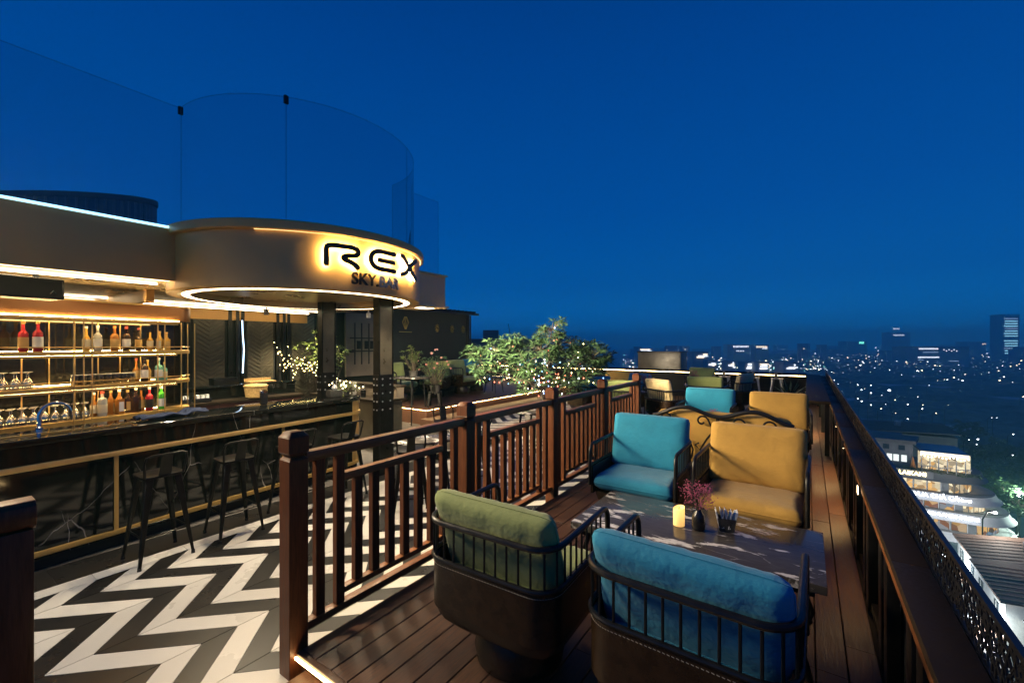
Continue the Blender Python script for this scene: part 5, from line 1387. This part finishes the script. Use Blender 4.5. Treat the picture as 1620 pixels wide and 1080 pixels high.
# ---- terraced round-bowed cafe building
sb = thing('cafe_building', 'ship like cafe building with curved lit balconies and roof terrace', 'building', (0, 95.5, GZ))
def bow_poly(xt, y0, depth=13.0, x0=-14.0, r=None):
    r = depth*.5; n = 18; pts = [(x0, y0), (xt-r*.85, y0)]
    for k in range(1, n): a = -PI/2+PI*k/n; pts.append((xt-r*.85+r*.85*math.cos(a), y0+depth/2+depth/2*math.sin(a)))
    return pts+[(xt-r*.85, y0+depth), (x0, y0+depth)]
def inset(p, dx, dy): return [(x-dx if x > 0 else x, y+dy) for x, y in p]
lev = [(-28.6, 27.6), (-25.4, 26.9), (-22.65, 25.4), (-19.45, 23.8)]
for i, (z, xt) in enumerate(lev):
    zz = z-GZ; base_p = bow_poly(xt, 0)
    # flared balcony band: lower edge narrow, upper edge wide
    lo, hi = bow_poly(xt-.5, .5, 12.0), bow_poly(xt+.35, -.25, 13.5); n = len(lo); m = MB()
    mid = bow_poly(xt-.15, .15, 12.7)
    m._add([(x, y, zz-.75) for x, y in hi]+[(x, y, zz-.35) for x, y in mid]+[(x, y, zz+.45) for x, y in lo],
           [(k, (k+1) % n, n+(k+1) % n, n+k) for k in range(n)]+[(n+k, n+(k+1) % n, 2*n+(k+1) % n, 2*n+k) for k in range(n)]+[tuple(range(2*n, 3*n)), tuple(range(n-1, -1, -1))])
    m.build('balcony_band', M['c_pale'] if i < 3 else M['c_dark'], sb, smooth=True, ang=40)
    if i < 3:
        z2 = lev[i+1][0]-GZ-.78; wl_ = bow_poly(lev[i+1][1]-1.6, 1.6, 10.0)
        MB().prism(wl_, zz+.46, z2).build('storey_wall', M['c_dark'], sb)
        # glazing bays along the front and round the bow
        f0 = 3.0; nb = 9; xe = lev[i+1][1]-5.85
        for b_ in range(nb):
            xa = f0+(xe-f0)*b_/nb; xb_ = f0+(xe-f0)*(b_+.86)/nb
            mt = M['lit_pale'] if b_ < 5 else (M['lit_cafe'] if i == 0 or (i == 1 and b_ > 5) else M['lit_shop'])
            if i == 2 and b_ < 6: mt = M['win_dark']
            if i == 1 and b_ < 5 and b_ % 2: mt = M['win_dark']
            wv = MB().box(xa, xb_, 1.52, 1.59, zz+.55, z2-.25).build('window', mt, sb)
            MB().box(xb_+.01, xb_+.12, 1.44, 1.59, zz+.5, z2-.1).build('mullion', M['c_pale'], sb)
        q = bow_poly(lev[i+1][1]-1.55, 1.55, 10.1)
        for k in range(2, len(q)-4):
            a_, b_ = q[k], q[k+1]; c_ = .08
            m = MB(); A_ = (a_[0]+(b_[0]-a_[0])*c_, a_[1]+(b_[1]-a_[1])*c_); B_ = (a_[0]+(b_[0]-a_[0])*.92, a_[1]+(b_[1]-a_[1])*.92)
            m._add([(A_[0], A_[1], zz+.55), (B_[0], B_[1], zz+.55), (B_[0], B_[1], z2-.2), (A_[0], A_[1], z2-.2)], [(0,1,2,3)])
            m.build('window', M['lit_cafe'] if i == 0 else M['lit_shop'], sb)
        # balustrade rail round the bow
        rr_ = bow_poly(xt-.25, .25, 12.5)[1:-1]
        MB().tube([(x, y, zz+1.0) for x, y in rr_], .04, 4).build('balcony_rail', M['gun_metal'], sb)
zz = lev[3][0]-GZ
MB().box(-14, 14.4, 1.2, 13, zz+.46, zz+4.6).build('upper_wall', M['c_dark'], sb)
MB().prism([(-14,.9),(14.7,.9),(16,6.6),(-14,6.6)], zz+4.61, zz+5.2).build('upper_roof', M['roof_grey'], sb)
for x in (11.1, 11.95, 12.95):
    MB().box(x, x+.68, 1.14, 1.19, zz+1.6, zz+2.7).build('window', M['lit_white'], sb)
for x in (10.6, 12.6): MB().box(x, x+.8, 1.14, 1.19, zz+3.5, zz+4.3).build('window', M['win_dark'], sb)
# roof terrace: posts, lit canopy, planting, tables
for k in range(6):
    x = 15.4+k*1.02; MB().box(x-.06, x+.06, .9, 1.02, zz+.46, zz+3.6).build('terrace_post', M['c_pale'], sb)
MB().box(15.2, 20.8, .5, 8.0, zz+3.61, zz+3.85).build('terrace_canopy', M['c_pale'], sb)
MB().box(15.2, 20.8, .42, .49, zz+3.3, zz+3.8).build('canopy_light', emit('terrace canopy light', (1,.86,.62), 2.2, True), sb)
MB().box(15.3, 21.5, 3.0, 3.1, zz+.5, zz+3.4).build('terrace_bar', M['lit_shop'], sb)
m = MB(); r_ = random.Random(5)
for k in range(120):
    c_ = Vector((r_.uniform(13.2,22.3), r_.uniform(-.1,.3), zz+.5+r_.uniform(0,.55)))
    rosette(m, c_, r_, 5, .4, .16, Vector((0,0,.4)))
stuff(m.build('terrace_planting', M['leaf'], sb))
for k in range(9):
    x = 15.6+k*.7; t_ = MB().lathe([(.35,0),(.35,.05),(.04,.06)], 10, (x, 1.6+.4*(k % 3), zz+1.15)); t_.lathe([(.04,0),(.04,.68)], 6, (x, 1.6+.4*(k % 3), zz+.47)); t_.build('terrace_table', M['white'], sb)
for k in range(14): MB().ball((15.3+k*.42, .55, zz+3.05+.12*math.cos(k*1.4)), .11, 6, 4).build('terrace_lamp', M['city_warm'], sb)
m = MB(); m.lathe([(.45,0),(.04,2.2)], 8, (14.3, .6, zz+.5)); m.build('closed_parasol', BCAP['orange'], sb)
def sign_text(body, size, x, z, m_, nm):
    me = text_mesh(body, size, .06); me.materials.clear(); me.materials.append(m_)
    o = link(nm, me, sb, (x, -.42, z-GZ)); o.rotation_euler = (PI/2, 0, 0)
    return o
sign_text('LAIKAMI', .90, 12.4, -19.55, M['sign_yellow'], 'sign_letters')
MB().box(11.2, 12.1, -.44, -.40, -19.7-GZ, -18.8-GZ).build('sign_logo', M['sign_yellow'], sb)
MB().box(11.42, 11.88, -.46, -.441, -19.48-GZ, -19.02-GZ).build('sign_logo_mark', M['c_dark'], sb)
MB().box(10.9, 16.6, -.38, -.33, -19.85-GZ, -18.7-GZ).build('sign_board', M['c_dark'], sb)
sign_text('VUA CHẢ CÁ', .86, 14.3, -22.75, M['sign_white'], 'sign_letters')
sign_text('Hanoi', .62, 19.4, -22.7, M['sign_white'], 'sign_letters')
MB().lathe([(.45, -.03), (.45, .03)], 18).build('sign_logo', M['sign_white'], sb).matrix_local = Matrix.Translation((13.6, -.42, -22.45-GZ)) @ Matrix.Rotation(PI/2, 4, 'X')
sign_text('HIGHLANDS COFFEE', .66, 15.6, -25.45, M['sign_white'], 'sign_letters')
MB().box(-14, 17.5, 1.0, 12, 0, -30.1-GZ).build('lower_wall', M['c_pale'], sb)
MB().box(15, 16.6, .93, .99, -33-GZ, -30.8-GZ).build('wall_unit', M['gun_metal'], sb)
for k in range(7): MB().box(8.5+k*1.25, 9.4+k*1.25, .95, .99, -33-GZ, -31-GZ).build('window', M['lit_pale'], sb)
lamp('sign_spill', 'POINT', (20, -5.5, -27.5-GZ), 1100, (.9,.95,1), sb, .5)

# ---- tube houses below
def house(label, x0, x1, y0, y1, zt, slope, roofm, wallm, nwin=2, lit=()):
    h = thing('town_house', label, 'house', ((x0+x1)/2, (y0+y1)/2, GZ)); a, b = (x1-x0)/2, (y1-y0)/2; H = zt-GZ
    MB().box(-a, a, -b, b, 0, H).build('wall', wallm, h)
    m = MB(); o_ = .45
    m.hexa([(-a-o_,-b-o_,H-.15),(a+o_,-b-o_,H+slope-.15),(a+o_,b+o_,H+slope-.15),(-a-o_,b+o_,H-.15)], [(-a-o_,-b-o_,H+.05),(a+o_,-b-o_,H+slope+.05),(a+o_,b+o_,H+slope+.05),(-a-o_,b+o_,H+.05)])
    rf = m.build('roof', roofm, h)
    for k in range(int(2*b/1.1)):
        y = -b+k*1.1
        q = MB().hexa([(-a-o_, y, H+.06), (a+o_, y, H+slope+.06), (a+o_, y+.09, H+slope+.06), (-a-o_, y+.09, H+.06)], [(-a-o_, y, H+.12), (a+o_, y, H+slope+.12), (a+o_, y+.09, H+slope+.12), (-a-o_, y+.09, H+.12)])
        q.build('roof_rib', roofm, rf)
    for k in range(nwin):
        for s_ in range(3):
            y = -b+(k+.5)*2*b/nwin; z = H-2.6-s_*3.2
            w = MB().box(-a-.05, -a-.01, y-.7, y+.7, z, z+1.4).build('window', M['lit_white'] if (k, s_) in lit else M['win_dark'], h)
            MB().box(-a-.12, -a-.005, y-.8, y+.8, z-.12, z-.01).build('sill', wallm, w)
            MB().box(-a-.07, -a-.051, y-.04, y+.04, z, z+1.4).build('mullion', wallm, w)
    m = MB().box(-a-.9, -a-.02, -b+.3, b-.3, H-4.2, H-4.0); m.build('awning', roofm, h)
    m = MB(); m.box(a*.2, a*.2+1.0, -.5, .5, H+slope*.6, H+slope*.6+1.2); m.build('water_tank', M['grey_metal'], h, bevel=.2)
    return h
house('town house with brown sheet roof beside the cafe building', 17.6, 26, 77.5, 86.5, -25.4, 1.4, M['roof_brown'], M['c_wall'])
house('white walled town house with a small window and brown roof', 17.0, 26, 66.2, 76.4, -25.0, 1.0, M['roof_brown'], M['c_wall'], 2, {(1, 1)})
house('town house with dark sheet roof between the white house and the corner', 18.6, 27, 56.5, 65.6, -26.5, .6, M['roof_grey'], M['c_wall'], 3)
house('low town house with grey roof nearest below the terrace', 16.0, 26, 44, 55.6, -28.5, .8, M['roof_grey'], M['c_pale'], 3, {(0, 0), (2, 1)})
house('narrow town house under the parapet screen', 12.0, 15.6, 60, 76, -29.5, .5, M['roof_brown'], M['c_wall'], 3, {(1, 0), (2, 0), (0, 1)})
house('long low shop house under the parapet screen', 10.0, 15.4, 38, 58.5, -30.0, .6, M['roof_grey'], M['c_wall'], 4, {(0, 0), (1, 0), (3, 0)})
house('dark slab house behind the cafe building', 3, 24, 118, 132, -16.5, .8, M['roof_grey'], M['c_dark'], 3, {(0, 0)})

# ---- trees by the lake, crown of leaf clumps
def city_tree(x, y, h, r, label, seed):
    r_ = random.Random(seed); t = thing('lakeside_tree', label, 'tree', (x, y, GZ), 0, 'trees beside the lake road')
    tr, crn = MB(), MB(); limb(tr, Vector((0,0,0)), Vector((0,0,h*.55)), .35, .22, r_, 4, .2)
    for k in range(70):
        v = Vector((r_.gauss(0,1), r_.gauss(0,1), r_.gauss(0,.75))).normalized()*r*r_.uniform(.45,1.0)
        e = Vector((v.x, v.y, h*.62+v.z*.75))
        if k < 9: limb(tr, Vector((0,0,h*.5)), e, .14, .05, r_, 3, .3)
        for q in range(3): rosette(crn, e+Vector((r_.gauss(0,.5), r_.gauss(0,.5), r_.gauss(0,.4))), r_, 7, 1.1, .5, Vector((0,0,.4)))
    tr.build('trunk', M['bark'], t); stuff(crn.build('crown', M['leaf'], t)); return t
for k, (px, py, D) in enumerate(((1600, 735, 27), (1625, 760, 28), (1590, 765, 29), (1612, 790, 30), (1570, 742, 27), (1555, 725, 26), (1640, 735, 27), (1560, 690, 27), (1600, 700, 27), (1530, 672, 28))):
    p = at(px, py, D); city_tree(p.x, p.y, 12.5, 5.2, 'leafy street tree beside the curved end of the cafe building' if k < 7 else 'leafy street tree further along the lake road', 40+k)
# ---- far wood round the lake
m = MB(); nx, ny = 90, 110; X0, X1, Y0, Y1 = -150, 1300, 175, 1900
vs = []
for j in range(ny+1):
    for i in range(nx+1):
        x = X0+(X1-X0)*i/nx+random.uniform(-5,5); y = Y0+(Y1-Y0)*(j/ny)**1.5+random.uniform(-4,4)
        nz = noise.noise(Vector((x/42, y/42, 0)))*.6+noise.noise(Vector((x/14, y/14, 3)))*.45
        z = 9.5*max(0, nz+.16)+random.uniform(0, 1.2) if nz > -.16 else -.6
        vs.append((x, y, GZ-.2+z))
m._add(vs, [(j*(nx+1)+i, j*(nx+1)+i+1, (j+1)*(nx+1)+i+1, (j+1)*(nx+1)+i) for j in range(ny) for i in range(nx)])
tag(m.build('lakeside_wood', mat('night foliage', (.10,.14,.11), .85, var=.5, scale=.15)), 'dark mass of trees round the lake below the city skyline', 'trees', kind='stuff')

# ---- street lamps
lm_pole = MB().tube([(0,0,0),(0,0,8.6),(.5,0,9.4),(1.2,0,9.5)], .09, 5).mesh('pole', M['gun_metal'])
lm_c = {}
def street_lamp(px, py, r, mt, label):
    d_ = 28.0; p = at(px, py, d_)
    t = thing('street_lamp', label, 'street lamp', (p.x-1.2, p.y, GZ), 0, 'street lamps below the terrace')
    k = (round(r, 2), mt)
    if k not in lm_c: lm_c[k] = MB().ball((0,0,0), k[0], 8, 5, .7).mesh('lamp_head', M[mt])
    s_ = (EYE-d_-GZ)/9.5
    link('pole', lm_pole, t, None, None, (1, 1, s_)); link('lamp_head', lm_c[k], t, (1.2, 0, EYE-d_-GZ-.1))
SLT = 'street lamp glowing among the lakeside trees'
LAMPS = [(1407,617,1.3),(1357,608,.5),(1363,616,.6),(1378,609,.5),(1378,621,.6),(1357,630,.5),(1363,634,.6),(1378,640,.6),(1394,646,.55),(1416,632,.4),(1436,639,.55),(1459,646,.6),(1460,640,.4),(1481,653,.45),(1417,653,.35),(1436,662,.6),(1458,670,.6),(1479,680,.5),(1488,680,.3),(1546,671,.4),(1603,686,.6),(1547,694,.9),(1533,695,.45),(1545,702,.5),(1602,719,.55),(1569,660,.3),(1577,660,.3),(1514,685,.35),(1320,601,.4),(1326,607,.3),(1452,627,.35),(1401,639,.3),(1441,613,.25),(1576,700,.3),(1619,627,.6),(1500,640,.25),(1470,609,.3),(1395,625,.35)]
for px, py, r in LAMPS: street_lamp(px, py, r*(28/(py-545)*680/283)*.60, 'city_warm' if (px*7+py) % 4 == 0 else 'city_white', SLT)

def lit_lamp(x, y, z, e, label, col=(.85,.95,1)):
    t = thing('street_lamp', label, 'street lamp', (x, y, GZ)); link('pole', lm_pole, t, (-1.2, 0, 0), None, (1, 1, (z-GZ)/9.5))
    MB().ball((0,0,z-GZ-.15), .28, 8, 5, .6).build('lamp_head', M['city_white'], t); lamp('lamp_light', 'POINT', (0,0,z-GZ-.6), e, col, t, .3)
lit_lamp(15.6, 66, -27.0, 2600, 'street lamp lighting the white walled town house')
lit_lamp(15.2, 81, -26.5, 2600, 'street lamp at the corner of the brown roofed house')
lit_lamp(21.5, 87.6, -21.5, 1500, 'tall lamp added to light the brown roofs beside the cafe building', (1,.93,.82))  # added above the roofs to brighten them and the cafe's lower wall
lit_lamp(27.6, 71, -21.5, 2200, 'tall lamp added to light the roofs behind the white walled town house', (1,.9,.78))  # another lamp added over the roofs, which only the sky lit
lit_lamp(29.5, 101, -25.5, 3500, 'street lamp shining into the green tree by the cafe', (.75,1,.85))
lit_lamp(33.0, 122, -25.5, 3000, 'street lamp on the bend beyond the cafe building', (.85,1,.9))
# ---- far buildings with their lit floors
def block(px0, px1, ytop, d, label, bands=(), mt='city_white', group=None, wallm='c_far', wscale=1.0):
    a, b = depth_at(px0, ytop, d), depth_at(px1, ytop, d); c_ = (a+b)/2; w = (b-a).length
    t = thing('distant_building', label, 'building', (c_.x, c_.y, GZ), YAW, group); H = a.z-GZ
    MB().box(-w/2, w/2, 0, w*.5+6, 0, H).build('walls', M[wallm], t)
    MB().box(-w/2-.4, w/2+.4, -.4, w*.5+6.4, H+.01, H+1.2).build('roof_edge', M['c_far'], t)
    for (u0, u1, y, hpx, mm) in bands:
        z = (EYE-(y-545)/680*d)-GZ; hh = hpx/680*d
        mb_ = MB(); step = (u1-u0)*w/max(1, round((u1-u0)*w/(d/680*1.9)))
        q = -w/2+u0*w
        while q < -w/2+u1*w-.2*step: mb_.box(q, q+step*.74, -.6, -.05, z-hh/2, z+hh/2); q += step
        mb_.build('lit_floor', M[mm], t)
    return t
def emw(nm, col, s): M[nm] = emit(nm, col, s, False)
emw('floor_white', (.85,.90,1), 2.2); emw('floor_dim', (.45,.62,.9), .7); emw('floor_cyan', (.35,.8,1), 1.5); emw('floor_warm', (1,.82,.6), 2.0)
block(1586, 1613, 498, 900, 'slim tower with stacked lit floors above the skyline', [(.08+(.05 if k % 3 else 0), .90, 504+k*3.9, 1.7, 'floor_cyan' if k % 4 else 'floor_dim') for k in range(15) if k != 8])
block(1452, 1533, 549, 700, 'wide lit hotel with rows of bright windows above the trees',
      [(.02+.024*k, .02+.024*k+.015, 551.5, 2.2, 'floor_white') for k in range(16)]+[(.50+.05*k, .52+.05*k, 553+(k % 2)*2, 1.5, 'floor_white') for k in range(6)]+[(.0,.42,565,1.6,'floor_white'),(.0,.12,569,1,'floor_dim'),(.1,.4,557,1.2,'floor_dim'),(.02,.12,580,1.8,'floor_white'),(.2,.3,581,1.8,'floor_white'),(.5,.54,580,1.5,'floor_dim'),(.62,.8,571,1.2,'floor_dim')])
block(1410, 1440, 526, 1500, 'dark tower with two bright signs at its crown', [(.1,.45,520,2,'floor_white'),(.1,.7,530,2,'floor_white')])
block(1530, 1560, 541, 1300, 'dark office block left of the slim tower', [(.8,1.0,544,2,'floor_warm')])
block(1340, 1372, 540, 1400, 'dark block with a teal roof light', [(.6,.85,542,3,'city_teal')])
block(1160, 1186, 546, 800, 'long hotel with a row of bright top windows', [(.08*k, .08*k+.05, 548, 2.6, 'floor_white') for k in range(12)]+[(.2+.1*k, .26+.1*k, 555, 1.6, 'floor_white') for k in range(5)])
block(1196, 1216, 546, 850, 'small block with a bright lit band beside the long hotel', [(.0,.9,548.5,2.4,'floor_warm'),(.5,.9,551,1.5,'floor_white')])
rb = random.Random(17)
for k in range(46):
    px = rb.uniform(985, 1615); d_ = rb.uniform(700, 1900); w = rb.uniform(8, 26); yt = rb.uniform(544, 556)
    if 1440 < px < 1540 or 1140 < px < 1230: d_ = rb.uniform(1300, 2000)
    bd = [(u, u+rb.uniform(.06,.3), yt+rb.uniform(2, 12), rb.uniform(.8,1.6), rb.choice(('floor_white','floor_dim','floor_dim','floor_warm'))) for u in [rb.uniform(0,.7) for _ in range(rb.choice((0,1,2,3)))]]
    block(px, px+w, yt, d_, 'hazy low building on the far skyline', bd, group='hazy buildings on the skyline')
# dense lit blocks seen above the end wall
for k, (px, py, w, d_) in enumerate(((1078, 562, 14, 420), (1096, 558, 24, 400), (1060, 570, 12, 380), (1120, 571, 14, 380), (1150, 573, 14, 360), (1178, 574, 18, 340), (1200, 574, 16, 330), (1240, 575, 24, 320), (1040, 566, 16, 420), (1010, 552, 22, 600))):
    bd = [(rb.uniform(0,.7), rb.uniform(.72,1.0), py+rb.uniform(0, 9), rb.uniform(1.0,2.6), rb.choice(('floor_white','floor_white','floor_warm'))) for _ in range(4)]
    block(px, px+w, py, d_, 'low city block with bright shop lights above the end wall', bd, group='bright city blocks above the end wall', wallm='c_pale')
# carpet of small city lights
cl = {k: MB() for k in ('city_white', 'city_warm', 'floor_dim', 'city_teal')}
for k in range(1150):
    if k < 620: px = rb.uniform(985, 1310); py = rb.choice((rb.gauss(576, 3.5), rb.gauss(569, 6), rb.gauss(583, 2)))
    else: px = rb.uniform(1310, 1620); py = 549+abs(rb.gauss(0, 22))
    if py < 549: continue
    d_ = min(1900, 680*(31.5+rb.uniform(-5,2))/(py-545)); p = depth_at(px, py, d_)
    s_ = d_/680*rb.choice((.22,.28,.34,.45,.6,.85)); kk = rb.choice(('city_white','city_white','city_white','city_warm','city_warm','floor_dim','city_teal'))
    if px > 1310: kk = rb.choice(('floor_dim','floor_dim','floor_dim','city_white','city_warm'))
    cl[kk].box(p.x-s_, p.x+s_, p.y-.3, p.y+.3, p.z-s_*.5, p.z+s_*.5)
for kk in cl: tag(cl[kk].build('city_lights', M[kk]), {'city_white': 'sprinkle of tiny white lights over the far city', 'city_warm': 'sprinkle of tiny warm lights over the far city', 'floor_dim': 'sprinkle of tiny faint blue lights over the far city', 'city_teal': 'sprinkle of tiny teal lights over the far city'}[kk], 'city lights', kind='stuff')

# ---- dark round building behind the roof glass
p = depth_at(92, 420, 120)
rbld = thing('round_tower', 'dark tower with curved front and ribbed window band behind the roof glass', 'building', (p.x, p.y, GZ), YAW)
M['tower_dark'] = mat('dark tower cladding', (.022,.022,.024), .7, var=.2, scale=.2)
R_, K_ = 26.5, .30; zt = EYE+(545-301)/680*112-GZ
def oval(prof, **k):
    m_ = MB().lathe(prof, 64, cap=False, **k); m_.v = [(x, y*K_, z) for x, y, z in m_.v]; return m_
oval([(R_,0),(R_,zt-1.4)]).build('shaft', M['tower_dark'], rbld, smooth=True)
oval([(R_-.1,zt-1.4),(R_+.7,zt-1.3),(R_+.7,zt),(.1,zt+.3)]).build('roof', M['tower_dark'], rbld, smooth=True, ang=30)
oval([(R_+.06,zt-6.8),(R_+.06,zt-2.0)]).build('window_band', M['win_dark'], rbld, smooth=True)
fin = MB().box(-.16, .16, -.5, .2, 0, 5.4).mesh('fin', M['c_dark'])
for k in range(64):
    a = 2*PI*k/64; link('fin', fin, rbld, (R_*math.cos(a), R_*K_*math.sin(a), zt-7.0))
# ---- neighbouring roofs and cranes past the lounge
p = depth_at(805, 527, 46)
nr = thing('neighbour_roof', 'dark neighbouring rooftop behind the potted tree', 'building', (p.x, p.y, GZ), YAW)
h_ = p.z-GZ
MB().box(-6, 3.6, 0, 9, 0, h_-1.0).build('walls', M['c_dark'], nr); MB().box(-6.2, 3.8, -.2, 9.2, h_-.99, h_-.6).build('roof_edge', M['roof_grey'], nr)
MB().box(-2.9, -1.2, 2, 4, h_-.59, h_+.4).build('stair_hut', M['c_dark'], nr)
for k, (px, lab) in enumerate(((808, 'thin leaning crane jib on the skyline left of the tree'), (854, 'thin mast on the skyline above the tree'))):
    p = depth_at(px, 530, 160); t = thing('crane' if k == 0 else 'mast', lab, 'crane' if k == 0 else 'mast', (p.x, p.y, GZ)); hh = p.z-GZ
    MB().tube([(0,0,0),(0,0,hh)], .25, 5).build('tower', M['gun_metal'], t)
    if k == 0: MB().tube([(0,0,hh-1),(-.9*CS,-.9*SN,hh+4.2)], .14, 5).build('jib', M['gun_metal'], t)
    else:
        MB().tube([(0,0,hh),(-.2,0,hh+3.0)], .16, 5).build('antenna', M['gun_metal'], t); MB().box(-.5,.5,-.3,.3,hh+1.6,hh+2.6).build('panel', M['gun_metal'], t)

# ---- evening haze over the city
hm = bpy.data.materials.new('evening haze'); hm.use_nodes = True
N, L = hm.node_tree.nodes, hm.node_tree.links; N.clear()
o = N.new('ShaderNodeOutputMaterial'); pv = N.new('ShaderNodeVolumePrincipled')
pv.inputs['Color'].default_value = (.42,1,.95,1); pv.inputs['Density'].default_value = .0008; pv.inputs['Anisotropy'].default_value = .4
L.new(pv.outputs[0], o.inputs['Volume'])
haze = MB().box(-4000, 4000, -700, 4000, GZ-3, 80).build('haze', hm)
tag(haze, 'thin blue evening haze hanging over the whole city', 'haze', kind='stuff')
